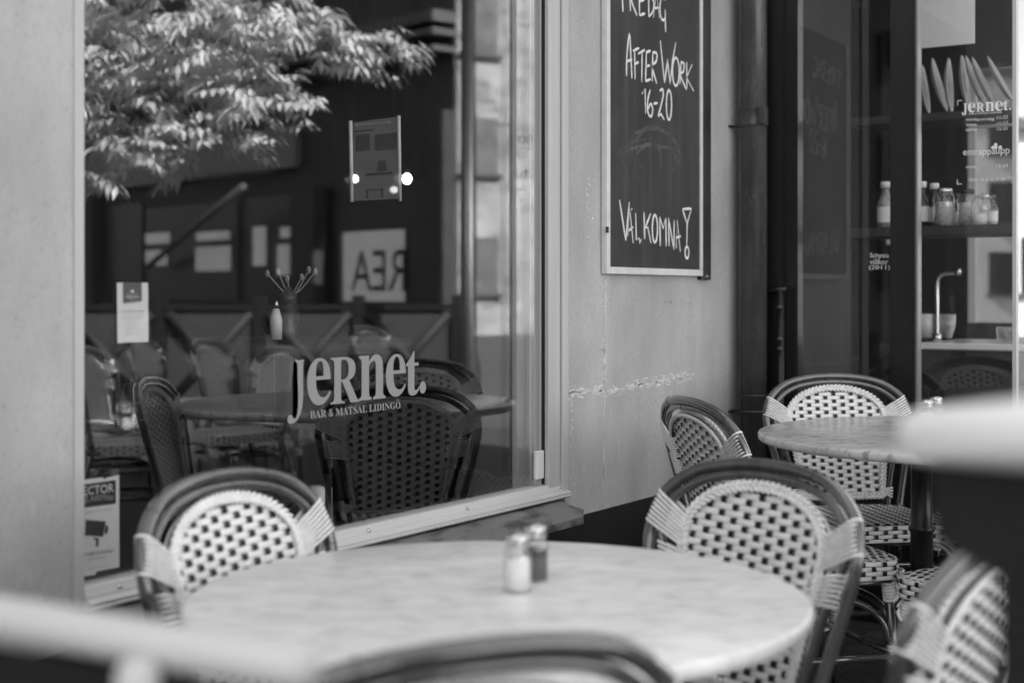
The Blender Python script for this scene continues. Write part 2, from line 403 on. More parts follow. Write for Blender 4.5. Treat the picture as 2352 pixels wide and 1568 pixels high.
# aluminium bottom profile with ridges
pr = NB(); h = ZG - ZB
sweep(pr, YG0, YR - .004, [(-.05, ZG - .002), (.001, ZG - .002), (.004, ZG - h*.10), (.008, ZG - h*.42), (.010, ZG - h*.44), (.011, ZG - h*.62), (.020, ZG - h*.70), (.024, ZG - h*.76), (.020, ZG - h*.80), (.020, ZG - h*.93), (.026, ZB + .001), (.022, ZB - .003), (-.05, ZB - .003)])
trim = part('bottom_trim', pr, ALU)
for px, py in ((268, 1333), (840, 1220), (1066, 1165), (1290 - 10, 1120), (560, 1275)):
    y = wp(px, py).y; sc = NB(); blob(sc, Vector((.0085, y, ZG - h*.36)), (Vector((0,1,0)), Vector((0,0,1)), Vector((1,0,0))), .006, .006, .004, 8, 4); obj('screw', sc, STEEL, trim, True)
# sloping sill
ps = wp(1338, 1180, .085); YS = ps.y
pr = NB(); sweep(pr, YG0 - .05, YS, [(-.02, ZB - .004), (.020, ZB - .010), (.085, ps.z), (.088, ps.z - .006), (.088, ps.z - .026), (.080, ps.z - .026), (.080, ps.z - .010), (.0, ZB - .06), (-.02, ZB - .06)])
sill = part('window_sill', pr, SILL)
pr = NB(); face(pr, [(.003, YS - .02, ZB + .004), (.003, YS + .006, ZB - .012), (.088, YS + .003, ps.z + .012), (.088, YS - .003, ps.z - .02), (.02, YS - .003, ZB - .04)]); bmesh.ops.solidify(pr, geom=pr.faces[:], thickness=.003); obj('sill_end_cap', pr, SILL, sill)
# panes
gl = NB(); face(gl, [(-.018, YG0 - .01, ZG - .01), (-.018, YG1, ZG - .01), (-.018, YG1, ZT - .05), (-.018, YG0 - .01, ZT - .05)])
pane = part('window_pane', gl, PANE)
gl = NB(); face(gl, [(-.040, YG0 - .01, ZG - .01), (-.040, YG1 - .002, ZG - .01), (-.040, YG1 - .002, ZT - .05), (-.040, YG0 - .01, ZT - .05)])
pane2 = part('window_pane', gl, PANE2)
# lettering on the glass
XL = -.0165
def lc(cx, cy): return wp((700 + .2296*cx)*.83404, (900 + .2296*cy)*.83404, XL)
lt = NB()
def glyph(ch, x0, x1, yt, yb):
    a = lc(x0, (yt+yb)/2).y; b_ = lc(x1, (yt+yb)/2).y; c = lc((x0+x1)/2, yt).z; d = lc((x0+x1)/2, yb).z
    put_text(lt, ch, Vector((XL, a, d)), Vector((XL, b_, d)), Vector((XL, a, c)))
glyph(serif('e'), 635, 920, 372, 938); glyph(serif('R'), 915, 1262, 360, 912); glyph(serif('n'), 1256, 1576, 328, 868); glyph(serif('e'), 1580, 1820, 324, 836); glyph(serif('t'), 1822, 1984, 290, 822); glyph('.', 1983, 2062, 650, 798)
# the J with its long ball-ended tail
Jo = [(466,395),(480,390),(520,398),(560,397),(598,390),(604,405),(590,424),(590,700),(588,860),(578,960),(556,1040),(520,1110),(480,1152),(440,1166),(410,1150),(398,1115),(404,1075),(425,1050),(448,1056),(466,1085),(485,1104),(505,1085),(518,1030),(526,950),(528,800),(522,620),(518,440),(506,424),(478,420)]
vs = [lt.verts.new(lc(*q)) for q in Jo]; f = lt.faces.new(vs); bmesh.ops.triangulate(lt, faces=[f])
bl, brr = lc(672, 1100), lc(1757, 976); put_text(lt, serif('BAR & MATSAL LIDINGO'), bl, brr, lc(668, 1008))
for q in (1712, 1732): blob(lt, lc(q, 873), (Vector((0,1,0)), Vector((0,0,1)), Vector((1,0,0))), .0017, .0022, .0002, 6, 4)
obj('window_lettering', lt, VINYL, pane)
# paper flyer and alarm sticker on the inside of the glass
XS = -.034
def flat(bm, pts, x, mi=0, th=0): face(bm, [(x, wp(px, py, x).y, wp(px, py, x).z) for px, py in pts], mi)
fl = NB()
def fc(cx, cy, x): return wp((310 + .12755*cx)*.83404, (760 + .12755*cy)*.83404, x)
def poly(bm, f_, pts, x, mi): face(bm, [f_(cx, cy, x) for cx, cy in pts], mi)
poly(fl, fc, [(92,145),(762,145),(770,420),(768,700),(778,1100),(774,1420),(560,1428),(300,1432),(108,1450),(100,800)], XS, 0)
poly(fl, fc, [(222,147),(630,147),(632,532),(228,585)], XS + .0006, 1); poly(fl, fc, [(228,597),(632,544),(632,552),(228,608)], XS + .0006, 1)
def line(bm, f_, s, x0, x1, yb, h_, mi, x, sl=0): put_text(bm, s, f_(x0, yb, x), f_(x1, yb + sl, x), f_(x0, yb - h_, x), mi)
line(fl, fc, 'APERITIVO', 280, 580, 465, 38, 2, XS + .0012); line(fl, fc, 'SPRITZ', 355, 510, 508, 24, 2, XS + .0012); line(fl, fc, 'JACOB\'S CREEK', 318, 545, 395, 20, 2, XS + .0012)
for cx in (412, 446): blob(fl, fc(cx, 328, XS + .0012), (Vector((0,1,0)), Vector((0,0,1)), Vector((1,0,0))), .0018, .003, .0002, 8, 4, 2)
line(fl, fc, 'The new way to Spritz!', 196, 668, 772, 36, 3, XS + .0006)
for i, (s, a, b_) in enumerate((('Jacob\'s Creek Aperitivo Spritz', 200, 665), ('en friskhet och med en söt', 208, 655), ('fylligt och kryddigt vin', 234, 625))): line(fl, fc, s, a, b_, 830 + i*58, 24, 4, XS + .0006)
for i, (s, a, b_) in enumerate((('Aperitivo Spritz är en', 270, 600), ('spritzer som passar alla', 255, 612), ('tillfällen och även som', 264, 602), ('en aperitif före, under', 270, 598), ('eller efter maten.', 305, 560))): line(fl, fc, s, a, b_, 1025 + i*58, 22, 4, XS + .0006)
o = obj('paper_flyer', fl, [PAPER, PAPERG, VINYL_W, INK, GREYINK]); tag(o, 'small white aperitivo flyer with dark crest taped inside the shop window', 'flyer')
st = NB()
def sc_(cx, cy, x): return wp((210 + .2105*cx)*.83404, (1290 + .2105*cy)*.83404, x)
poly(st, sc_, [(-60,165),(60,150),(345,112),(370,140),(395,118),(560,80),(565,1285),(270,1340),(250,1385),(-60,1430)], XS, 0)
poly(st, sc_, [(-40,225),(518,145),(520,455),(-40,530)], XS + .0006, 1)
line(st, sc_, 'SECTOR', 30, 488, 355, 110, 0, XS + .0012, -55); line(st, sc_, 'ALARM', 50, 385, 455, 78, 4, XS + .0012, -52)
for i in range(3): stroke(st, [sc_(405+i*30, 352-i*3, XS+.0012), sc_(412+i*30, 380, XS+.0012), sc_(405+i*30, 405+i*4, XS+.0012)], .0012, Vector((1,0,0)), mi=4)
line(st, sc_, 'Trygghet till poolen', 60, 460, 600, 36, 3, XS + .0006, -55)
poly(st, sc_, [(125,665),(388,688),(352,888),(112,872)], XS + .0006, 2); poly(st, sc_, [(385,735),(415,745),(420,800),(398,855),(370,850)], XS + .0006, 2)
poly(st, sc_, [(228,900),(292,905),(290,1012),(258,1012),(256,925),(228,925)], XS + .0006, 2)
line(st, sc_, 'LARM MED ÅTGÄRD', -10, 485, 1160, 52, 2, XS + .0006, -72); line(st, sc_, '077-44 10 00', 172, 375, 1205, 30, 3, XS + .0006, -33); line(st, sc_, 'www.larmmedåtgärd.se', 142, 410, 1318, 20, 3, XS + .0006, -48)
o = obj('alarm_sticker', st, [PAPER, INK, INK, GREYINK, GREYINK]); tag(o, 'white alarm sticker with black camera picture low in the window corner', 'sticker')
# small white catch on the right glass edge, drink holder strip
c = NB(); box(c, (-.017, wp(1226, 1060, -.016).y, wp(1230, 1100, -.016).z), (-.006, wp(1250, 1060, -.016).y, wp(1250, 1032, -.016).z)); bevel(c, .0015, 1); part('window_tag', c, PAPER)

# poster in clear holder hanging inside the glass
XP = -.09
ph = empty('hanging_poster', wp(862, 462, XP), 0, 'dim printed poster held between two bright clips hanging inside the window', 'poster')
def hp(px, py, x=XP): return wp(px, py, x) - ph.location
bm = NB(); face(bm, [hp(807, 282), hp(915, 268), hp(918, 456), hp(809, 462)]); PF = mat('grey_poster_film', .2, .5, .15, 30); _q = PF.node_tree; _x = _q.nodes.new('ShaderNodeMixShader'); _x.inputs[0].default_value = .45; _y = _q.nodes.new('ShaderNodeBsdfTransparent')
_q.links.new(_q.nodes['Principled BSDF'].outputs[0], _x.inputs[2]); _q.links.new(_y.outputs[0], _x.inputs[1]); _q.links.new(_x.outputs[0], _q.nodes['Material Output'].inputs[0]); obj('poster_sheet', bm, PF, ph)
bm = NB()
for a in ([(812,300),(858,296),(858,300),(812,304)], [(862,310),(912,304),(912,342),(862,346)], [(818,310),(850,308),(850,345),(818,348)], [(870,370),(885,369),(890,392),(865,394)], [(840,398),(900,394),(900,400),(840,404)], [(842,435),(880,432),(880,436),(842,438)], [(842,435),(846,435),(846,455),(842,455)], [(876,433),(880,433),(880,453),(876,453)]):
    face(bm, [hp(px, py, XP + .0015) for px, py in a])
obj('poster_print', bm, INT_DARK, ph)
bm = NB()
put_text(bm, 'Evenemang', hp(816, 292, XP+.0015), hp(898, 284, XP+.0015), hp(816, 284, XP+.0015)); obj('poster_lettering', bm, GREYINK, ph)
for a, b_ in (((805, 278), (808, 464)), ((916, 266), (919, 462))):
    bm = NB(); tube(bm, [hp(*a), hp(*b_)], .0045, 6); obj('clip_strip', bm, mat('clear_plastic_edge', .8, .3), ph)

# ------------------------------------------------------------------ wing: glazed entrance in the plane y = 0
X0, X1, X2, X3, X4 = dp(1765, 700).x, dp(1830, 700).x, dp(2050, 700).x, dp(2105, 700).x, dp(2326, 700).x
bm = NB(); box(bm, (.02, .0, 0), (X0, .05, 2.75)); box(bm, (X0, -.02, 0), (X1 - .05, .08, 2.75)); box(bm, (X1 - .05, .01, 0), (X1, .06, 2.75)); part('door_frame_post', bm, DOORMETAL)
bm = NB(); box(bm, (X2, -.03, .0), (X3, .05, 2.75)); bevel(bm, .004, 2); part('door_frame_post', bm, DOORMETAL)
bm = NB(); box(bm, (X3 + .001, -.012, .0), (X3 + .008, .03, 2.75)); part('door_edge_trim', bm, mat('dull_metal_edge', .25, .35))
bm = NB(); box(bm, (X4, -.004, .0), (X4 + .012, .03, 2.75)); part('corner_post', bm, FRAME)
bm = NB(); box(bm, (X1, .0, .0), (X4, .04, .22)); part('door_kick_panel', bm, DOORMETAL)
bm = NB(); face(bm, [(X1, .012, .22), (X2, .012, .22), (X2, .012, 2.74), (X1, .012, 2.74)]); part('door_pane', bm, DPANE)
bm = NB(); face(bm, [(X3, .012, .22), (X4, .012, .22), (X4, .012, 2.74), (X3, .012, 2.74)]); dpane = part('door_pane', bm, DPANE)
bm = NB(); face(bm, [(X4 + .006, .03, .22), (X4 + .006, 2.6, .22), (X4 + .006, 2.6, 2.74), (X4 + .006, .03, 2.74)]); part('side_pane', bm, DPANE)
bm = NB(); box(bm, (X4 - .01, .03, 0), (X4 + .012, 2.6, .22)); box(bm, (X4 - .02, 2.56, .1), (X4 + .012, 2.62, 2.75)); part('side_base', bm, DOORMETAL)
# dark inner side wall with its light moulding
XSW = X0 + .01; y19 = .84
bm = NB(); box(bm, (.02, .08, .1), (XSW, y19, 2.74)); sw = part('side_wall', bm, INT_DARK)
# back wall of the wing with tall openings to the street behind
YB = 2.6
def bx_(px): return dp(px, 700, YB).x
def bz_(py): return dp(2150, py, YB).z
bm = NB()
XB0 = -1.4
o1, o2, o3, o4 = bx_(1978), bx_(2058), bx_(2226), bx_(2330)
def colm(a, b_, z0, z1): box(bm, (a, YB, z0), (b_, YB + .08, z1))
colm(XB0, o1, .1, 2.75); colm(o2, o3, .1, 2.75); colm(o4, .95, .1, 2.75)
for a, b_, lo, hi in ((o1, o2, bz_(850), bz_(140)), (o3, o4, bz_(740), bz_(160))):
    colm(a, b_, .1, lo); colm(a, b_, hi, 2.75)
box(bm, (XB0, y19 + .0, .1), (XB0 + .05, YB, 2.75)); box(bm, (XB0, y19, .1), (.02, y19 + .05, 2.75))
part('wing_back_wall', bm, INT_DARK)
bm = NB(); box(bm, (o3, YB - .02, bz_(740)), (o3 + .035, YB + .02, bz_(160))); box(bm, (o3 + .035, YB - .02, bz_(300)), (o4, YB + .02, bz_(250))); box(bm, (o1, YB - .02, bz_(560)), (o2, YB + .02, bz_(530))); part('rear_window_frame', bm, INNER)
bm = NB()
for a, b_ in ((o1, o2), (o3, o4)): face(bm, [(a, YB + .03, bz_(850)), (b_, YB + .03, bz_(850)), (b_, YB + .03, 2.74), (a, YB + .03, 2.74)])
part('rear_dimming_pane', bm, pane_mat('dimming_rear_glass', .08, .20))  # added dark sheets that dim the bright street behind the openings
bm = NB(); box(bm, (-1.4, .05, 2.66), (.93, 2.7, 2.74)); part('wing_ceiling', bm, CEIL)
bm = NB(); box(bm, (dp(2108, 60, .3).x, .30, dp(2108, 112, .3).z), (dp(2238, 60, .3).x, .306, 2.66)); part('paper_blind', bm, INNER)
# opening hours on the door glass
YD = -.001 + .010
dl = NB()
def dc(cx, cy): return dp((2620 + .16584*cx)*.83404, (260 + .16584*cy)*.83404, YD)
def dtext(s, x0, x1, yb, h_, sl=0): put_text(dl, s, dc(x0, yb), dc(x1, yb + sl), dc(x0, yb - h_))
for ch, x0, x1, yt, yb in (('J', 178, 265, 150, 352), ('e', 275, 400, 140, 305), ('R', 412, 550, 140, 290), ('n', 565, 715, 125, 280), ('e', 722, 860, 115, 280), ('t', 865, 950, 95, 268), ('.', 958, 1000, 222, 265)):
    dtext(serif(ch), x0, x1, yb, yb - yt)
dtext(serif('BAR & MATSAL LIDINGO'), 290, 840, 340, 26, -28)
for s, x0, x1, yb, h_ in (('måndag-torsdag', 245, 715, 455, 60), ('fredag', 245, 420, 540, 55), ('lördag', 245, 425, 628, 60), ('11-23', 760, 935, 415, 55), ('11-23', 760, 935, 505, 50), ('12-23', 760, 935, 600, 52), ('lördag', 245, 415, 1240, 50), ('17-23', 750, 935, 1222, 52), ('Ålder 20 år kl 17-23', 285, 885, 1440, 58)): dtext(s, x0, x1, yb, h_, -12)
dtext('entrappa', 195, 730, 1045, 120, -15); dtext('upp', 735, 968, 1028, 120, -6)
for q in ((735, 840), (690, 885), (735, 885), (810, 880)): blob(dl, dc(*q), (Vector((1,0,0)), Vector((0,0,1)), Vector((0,1,0))), .006, .006, .0004, 8, 4)
for P in ([(105, 185), (105, 105), (180, 103)], [(100, 1410), (100, 1490), (175, 1488)], [(1075, 1375), (1075, 1455), (990, 1458)]):
    stroke(dl, [dc(*q) for q in P], .0016, Vector((0, -1, 0)), sm=False)
obj('door_lettering', dl, VINYL_W, dpane)
dl = NB()
for s, x0, x1, yb, h_ in (('Schysta', 1998, 2042, 595, 14), ('villkor', 1998, 2040, 607, 12), ('(2011)', 1996, 2044, 621, 12)): put_text(dl, s, dp(x0, yb, YD), dp(x1, yb, YD), dp(x0, yb - h_, YD))
o = obj('door_sticker_lettering', dl, VINYL_W, cafe)

# shelf things in the wing
def shelf(name, px0, px1, pyt, y, th, label, m=SHELFM, d=.22):
    a = dp(px0, pyt, y); b_ = dp(px1, pyt, y); bm = NB(); box(bm, (a.x, y, a.z - th), (b_.x, y + d, a.z)); bevel(bm, .003, 1)
    o = obj(name, bm, m); tag(o, label, 'shelf'); return a.z
SH1 = shelf('bar_shelf', 1952, 2340, 524, .35, .036, 'dark shelf carrying the bottles and jars behind the entrance glass')
SH2 = shelf('plate_shelf', 1952, 2325, 272, .35, .03, 'upper dark shelf with upright plates behind the entrance glass')
# light front strip of the lower shelf
cz = dp(2200, 788, .55).z
ctr = empty('bar_counter', (0, 0, 0), 0, 'bar counter with bright thin top edge inside the glazed entrance', 'counter')
bm = NB(); box(bm, (dp(2112, 790, .55).x, .55, cz - .025), (.915, 1.1, cz)); bevel(bm, .004, 1); obj('counter_top', bm, PORC, ctr)
bm = NB(); box(bm, (dp(2112, 790, .6).x + .02, .6, .1), (.90, 1.05, cz - .026)); obj('counter_front', bm, INT_DARK, ctr)
def at(px, y): return dp(px, 700, y).x
def bottle(px, y, z, h_, r, label, capm=PORC, body=None, grp='bottles and jars on the entrance shelf', neck=True):
    t = empty('bottle' if neck else 'jar', (at(px, y), y, z), 0, label, 'bottle' if neck else 'jar', grp)
    bm = NB()
    if neck: lathe(bm, [(0, 0), (r, .001), (r, h_*.5), (r*.9, h_*.58), (r*.5, h_*.72), (r*.42, h_*.8), (r*.42, h_*.86), (0, h_*.87)], 16)
    else: lathe(bm, [(0, 0), (r, .001), (r, h_*.8), (r*.75, h_*.9), (r*.72, h_*.93), (0, h_*.94)], 16)
    obj('glass', bm, body or JAR, t, True)
    bm = NB(); rr = r*.62 if neck else r*.8
    lathe(bm, [(0, h_*.86), (rr, h_*.861), (rr, h_*.99), (rr*.9, h_), (0, h_)], 16); obj('cap', bm, capm, t, True)
    if neck:
        bm = NB(); lathe(bm, [(r*1.01, h_*.12), (r*1.01, h_*.45)], 16); obj('paper_label', bm, PAPER, t, True)
    return t
GLD = mat('dark_bottle_glass', .02, .08); CLOUD = mat('cloudy_jar_glass', .32, .1, .5, 30, (1, 1, .2)); PLATE = mat('grey_glazed_plate', .34, .12)
bottle(2118, .42, SH1, .165, .026, 'white capped dark bottle nearest the door post', body=GLD)
bottle(2146, .46, SH1, .160, .027, 'white capped bottle second from the door post', body=GLD)
def fill(t, h_, r, m):
    bm = NB(); lathe(bm, [(0, .003), (r*.9, .003), (r*.9, h_*.62), (r*.8, h_*.64), (0, h_*.64)], 16); obj('contents', bm, m, t, True)
GRAIN = mat('pale_grain', .6, .8, .4, 60)
fill(bottle(2168, .40, SH1, .135, .036, 'wide clear jar of pale contents left of the dark lidded jar', capm=STEEL, neck=False), .135, .036, GRAIN)
fill(bottle(2192, .46, SH1, .120, .022, 'slim clear bottle squeezed between the two wide jars', capm=BLACKP), .08, .022, GRAIN)
fill(bottle(2222, .42, SH1, .130, .034, 'clear jar with dark lid in middle of shelf', capm=BLACKP, neck=False), .130, .034, GRAIN)
t = bottle(2253, .38, SH1, .105, .030, 'clear swing top jar with wire clasp', capm=JAR, neck=False); fill(t, .06, .03, SALT)
bm = NB(); tube(bm, [(.03, .0, .03), (.034, -.004, .07), (.012, -.02, .1), (-.012, -.02, .1), (-.034, -.004, .07), (-.03, 0, .03)], .0016, 5); obj('wire_clasp', bm, STEEL, t)
fill(bottle(2280, .38, SH1, .105, .018, 'slim clear bottle at right end of the shelf', capm=JAR), .05, .018, SALT)
bottle(2262, .50, SH1, .115, .024, 'clear bottle standing behind the swing top jar', capm=STEEL)
bottle(2034, .42, SH1, .17, .03, 'white wrapped bottle left of the dark door post', body=CLOUD)
for i, (px, tilt, r_) in enumerate(((2116, 4, .062), (2148, -3, .07), (2172, 9, .068), (2208, 4, .07), (2232, -9, .07), (2250, -12, .068), (2290, -16, .068))):
    bm = NB(); lathe(bm, [(0, .0), (r_*.6, .001), (r_, .014), (r_*1.02, .017), (r_*.62, .006), (0, .004)], 28)
    m = Matrix.Translation((at(px, .42), .42, SH2 + r_*1.45 + .002)) @ Matrix.Rotation(R(tilt), 4, 'Y') @ Matrix.Rotation(R(78), 4, 'Y') @ Matrix.Scale(1.45, 4, (1, 0, 0)) @ Matrix.Scale(.6, 4, (0, 1, 0))
    o = obj('plate', xform(bm, m), PLATE, None, True); tag(o, 'pale oval plate standing upright on the upper entrance shelf', 'plate', 'plates on the upper entrance shelf')
# tap, bowls, tumblers
t = empty('bar_tap', (at(2152, .7), .7, cz), 0, 'bent chrome tap rising from the bar counter', 'tap')
bm = NB(); zz = dp(2170, 628, .7).z - cz; tube(bm, spline([(0, 0, 0), (0, 0, zz*.5), (0, 0, zz*.85), (.012, 0, zz*.97), (.035, 0, zz), (.075, 0, zz + .002)], 5), .0085, 10); obj('spout', bm, STEEL, t, True)
bm = NB(); tube(bm, [(.066, 0, zz + .004), (.09, 0, zz + .006)], .013, 10); tube(bm, [(0, 0, -.0), (0, 0, .03)], .017, 10); obj('collar', bm, STEEL, t, True)
for i, (px, zo) in enumerate(((2126, .0), (2168, .0))):
    bm = NB(); lathe(bm, [(0, .005), (.03, .006), (.044, .05), (.047, .10), (.045, .10), (.041, .05), (0, .012)], 20, (at(px, .95), .95, cz)); o = obj('glass_bowl', bm, CLOUD if i else PORC, None, True)
    tag(o, ['white bowl stack left of the chrome tap', 'cloudy glass container right behind the chrome tap'][i], 'bowl')
for i, px in enumerate((2308, 2328, 2347)):
    bm = NB(); lathe(bm, [(0, .002), (.020, .003), (.026, .055), (.025, .06), (.0235, .055), (.018, .008), (0, .006)], 16, (at(px, .62) - .006, .62, cz + .0005)); o = obj('tumbler', bm, JAR, None, True)
    tag(o, 'clear glittering tumbler on right end of bar counter', 'glass', 'tumblers on the bar counter')

# ------------------------------------------------------------------ drain pipe
dpipe = empty('drain_pipe', (.078, -.078, 0), 0, 'dark round drain pipe running down the inner corner of the facade', 'pipe')
bm = NB(); tube(bm, [(0, 0, -.05), (0, 0, 4.6)], .0455, 20, up=(1, 0, 0)); obj('pipe', bm, PIPE, dpipe, True)
def zat(py): return 1.17 + (HY - py) / F * 4.965
for a, b_, r_ in ((250, 291, .0515), (905, 908, .049), (941, 946, .049)):
    bm = NB(); z0, z1 = zat(b_), zat(a); lathe(bm, [(.045, z0), (r_, z0 + .001), (r_, z0 + .004), (r_ - .002, z0 + .008), (r_ - .002, z1 - .006), (r_, z1 - .003), (r_, z1), (.045, z1)] if z1 - z0 > .02 else [(.045, z0), (r_, z0), (r_, z1), (.045, z1)], 20)
    if a == 250: box(bm, (.035, -.052, z0 + .002), (.058, -.03, z1 - .002))
    obj('collar', bm, PIPE, dpipe)
for py in (290, 944):
    bm = NB(); z = zat(py); tube(bm, [(-.078, -.02, z), (-.02, -.02, z)], .005, 6); tube(bm, [(-.076, -.045, z), (-.02, -.03, z - .004)], .004, 6); obj('bracket', bm, BLACKP, dpipe)
# shadowy meter rail with taps beside the pipe
vp = empty('valve_pipe', (dp(1790, 800, -.06).x, -.05, 0), 0, 'thin black valve pipe with small taps beside the drain pipe', 'pipe')
bm = NB(); tube(bm, [(0, 0, -.05), (0, 0, dp(1790, 665, -.05).z)], .013, 10); tube(bm, [(-.05, 0, dp(1790, 668, -.05).z), (.02, 0, dp(1790, 664, -.05).z)], .01, 8); obj('pipe', bm, BLACKP, vp, True)
for py in (705, 778, 800):
    bm = NB(); z = dp(1790, py, -.05).z; blob(bm, Vector((.006, -.022, z)), (Vector((1,0,0)), Vector((0,1,0)), Vector((0,0,1))), .011, .011, .008, 8, 5); tube(bm, [(0, 0, z), (.004, -.02, z)], .006, 6); obj('valve_tap', bm, mat('dull_brass', .06, .4), vp, True)

# ------------------------------------------------------------------ chalkboard
XB = .022
cb = empty('chalkboard', (0, 0, 0), 0, 'tall black chalkboard lettered for after work hanging on the plaster wall', 'chalkboard')
def kc(cx, cy, x): return wp((1400 + .51020*cx)*.83404, .51020*cy*.83404, x)
ya, yb_, yc = kc(533, 900, XB).y, kc(552, 900, XB).y, kc(1040, 900, XB).y; yd, ye = kc(1051, 900, XB).y, kc(1079, 900, .004).y
z0, z1 = kc(800, 1484, XB).z, kc(800, 1448, XB).z; zt = 2.21
bm = NB(); box(bm, (.004, yb_ - .002, z1 - .002), (XB - .006, yc + .002, zt)); obj('board', bm, BOARD, cb)
bm = NB(); box(bm, (.002, ya, z0), (XB, yb_, zt)); bevel(bm, .0015, 1); obj('frame_rail', bm, RAIL_W, cb)
bm = NB(); box(bm, (.002, yb_ + .0005, z0), (XB, yd, z1)); bevel(bm, .0015, 1); obj('frame_rail', bm, RAIL_W, cb)
bm = NB(); box(bm, (.002, yc, z1 + .0005), (XB, yd, zt)); bevel(bm, .0015, 1); obj('frame_rail', bm, RAIL_W, cb)
bm = NB(); box(bm, (.001, yd + .001, z0 - .012), (.014, ye, zt)); obj('backing_board', bm, BLACKP, cb)
bm = NB(); p = kc(534, 1240, XB); box(bm, (XB - .002, p.y - .006, p.z - .009), (XB + .002, p.y + .006, p.z + .009)); obj('clip', bm, GASKET, cb)
p = kc(1068, 1492, .012); bm = NB(); box(bm, (.0, p.y - .012, p.z - .004), (.016, p.y + .008, p.z + .006)); obj('hook', bm, STEEL, cb)
XC = XB - .0052
def ell(cx, cy, rx, ry, n_=14): return [(cx + rx*math.cos(2*math.pi*k/n_ - 1.3), cy + ry*math.sin(2*math.pi*k/n_ - 1.3)) for k in range(n_ + 1)]
ST = [
 [(612,-60),(619,66)], [(590,-55),(640,-62)], [(655,-60),(659,62)], [(656,-58),(690,-30),(664,0),(695,86)], [(706,-50),(708,84)], [(707,8),(734,2)], [(708,84),(738,74)], [(757,-50),(758,92)], [(757,-50),(784,10),(780,62),(758,92)],
 [(783,98),(798,-40),(816,98)], [(788,46),(812,42)], [(846,0),(826,-10),(818,50),(828,106),(846,100),(846,52)], [(846,60),(849,174)],
 [(638,412),(640,300),(654,184),(661,300),(667,425)], [(640,332),(668,322)], [(681,268),(684,430)], [(672,276),(706,260)], [(682,346),(704,336)], [(722,280),(720,444)], [(700,292),(737,270)],
 [(745,282),(740,440)], [(742,286),(768,274)], [(741,360),(764,354)], [(739,440),(768,428)], [(780,280),(776,440)], [(780,284),(801,290),(798,332),(778,362),(801,452)],
 [(820,220),(843,450)], [(843,450),(860,320)], [(858,320),(873,455)], [(873,455),(886,330),(904,230)], ell(904, 388, 18, 76), [(932,330),(926,456)], [(930,336),(948,346),(944,388),(928,405),(962,486)], [(962,335),(964,478)], [(992,348),(962,420),(1001,494)],
 [(721,508),(738,480),(741,614)], [(766,484),(752,545),(753,606),(770,630),(779,594),(769,560),(754,588)], [(784,560),(806,557)], [(817,492),(832,484),(835,524),(808,628)], [(808,630),(824,616),(842,648)], ell(867, 567, 14, 80),
 [(600,1080),(634,1298)], [(634,1298),(653,1090)], [(644,1274),(656,1140),(674,1312)], [(650,1246),(674,1224)], [(650,1128),(654,1134)], [(664,1126),(667,1132)], [(687,1150),(691,1296),(706,1284)], [(706,1284),(710,1312),(717,1290)], [(732,1146),(736,1290)], [(768,1152),(738,1232)], [(738,1232),(752,1226),(770,1312)],
 ell(791, 1234, 14, 74), [(820,1328),(817,1170)], [(817,1170),(835,1232),(850,1176)], [(850,1176),(852,1330)], [(868,1328),(864,1174)], [(864,1174),(894,1348)], [(894,1348),(895,1188)], [(906,1340),(911,1188),(928,1358)], [(904,1284),(931,1274)],
 [(940,1128),(988,1126)], [(988,1126),(965,1206),(963,1322)], [(940,1128),(962,1200)], ell(964, 1362, 10, 32)]
bm = NB()
for s_ in ST: stroke(bm, [kc(cx, cy, XC) for cx, cy in s_], .0042, Vector((1, 0, 0)), 4, len(s_) > 3)
obj('chalk_lettering', bm, CHALK, cb)
# smudges of wiped chalk: thin faint arcs
SMUDGE = mat('wiped_chalk', .085, .9, .35, 40)
bm = NB()
for i in range(20):
    cx, cy = 760 + rnd.uniform(-12, 12), 860 + rnd.uniform(-14, 14); rx, ry = rnd.uniform(60, 190), rnd.uniform(60, 190)
    if rx > 185: rx = 185
    a0 = rnd.uniform(2.2, 5.6); a1 = a0 + rnd.uniform(.8, 2.6)
    P = [kc(cx + rx*math.cos(a0 + (a1-a0)*k/10), cy + ry*math.sin(a0 + (a1-a0)*k/10), XC - .0003 + i*.00001) for k in range(11)]; stroke(bm, P, rnd.uniform(.0015, .005), Vector((1, 0, 0)), 2)
for P in ([(600,950),(615,985),(628,1010)], [(703,980),(716,1016)], [(570,560),(590,640)], [(1002,520),(1000,610)]): stroke(bm, [kc(cx, cy, XC - .0001) for cx, cy in P], .002, Vector((1, 0, 0)))
obj('chalk_smudge', bm, SMUDGE, cb)

# ================================================================== CHAIRS
RA = R(14)
EV = Vector((0, -math.sin(RA), math.cos(RA))); EW = Vector((0, math.cos(RA), math.sin(RA))); OB = Vector((0, -.20, .45))
def bpnt(u, v, w=0): return OB + Vector((u, 0, 0)) + EV*v + EW*(w + .45*u*u)
OUT = [(.172,-.03),(.192,.06),(.213,.15),(.230,.225),(.236,.285),(.218,.345),(.162,.392),(.085,.414),(0,.420)]
INN = [(.138,-.03),(.152,.06),(.173,.15),(.194,.225),(.2125,.288),(.197,.335),(.146,.375),(.077,.395),(0,.4005)]
def both(H): return H + [(-u, v) for u, v in H[-2::-1]]
PT, PV, PB = .381, .275, .035
def pw(v):
    if v >= PT or v <= PB: return 0
    if v > PV: return .160 * (1 - ((v-PV)/(PT-PV))**2.3)**.5
    return .160 - .034*(PV-v)/(PV-PB)
def outline(n=14):
    P = []
    for i in range(n): v = PB + (PV-PB)*i/n; P.append((pw(max(v, PB+1e-4)), v))
    for i in range(n + 1): a = math.pi/2*i/n; v = PV + (PT-PV)*math.sin(a); P.append((.160*(1-math.sin(a)**2.3)**.5 if i < n else 0, v))
    P += [(-u, v) for u, v in P[-2::-1]]
    return P
OL = outline()
ROWP, COLP = .0118, .0285
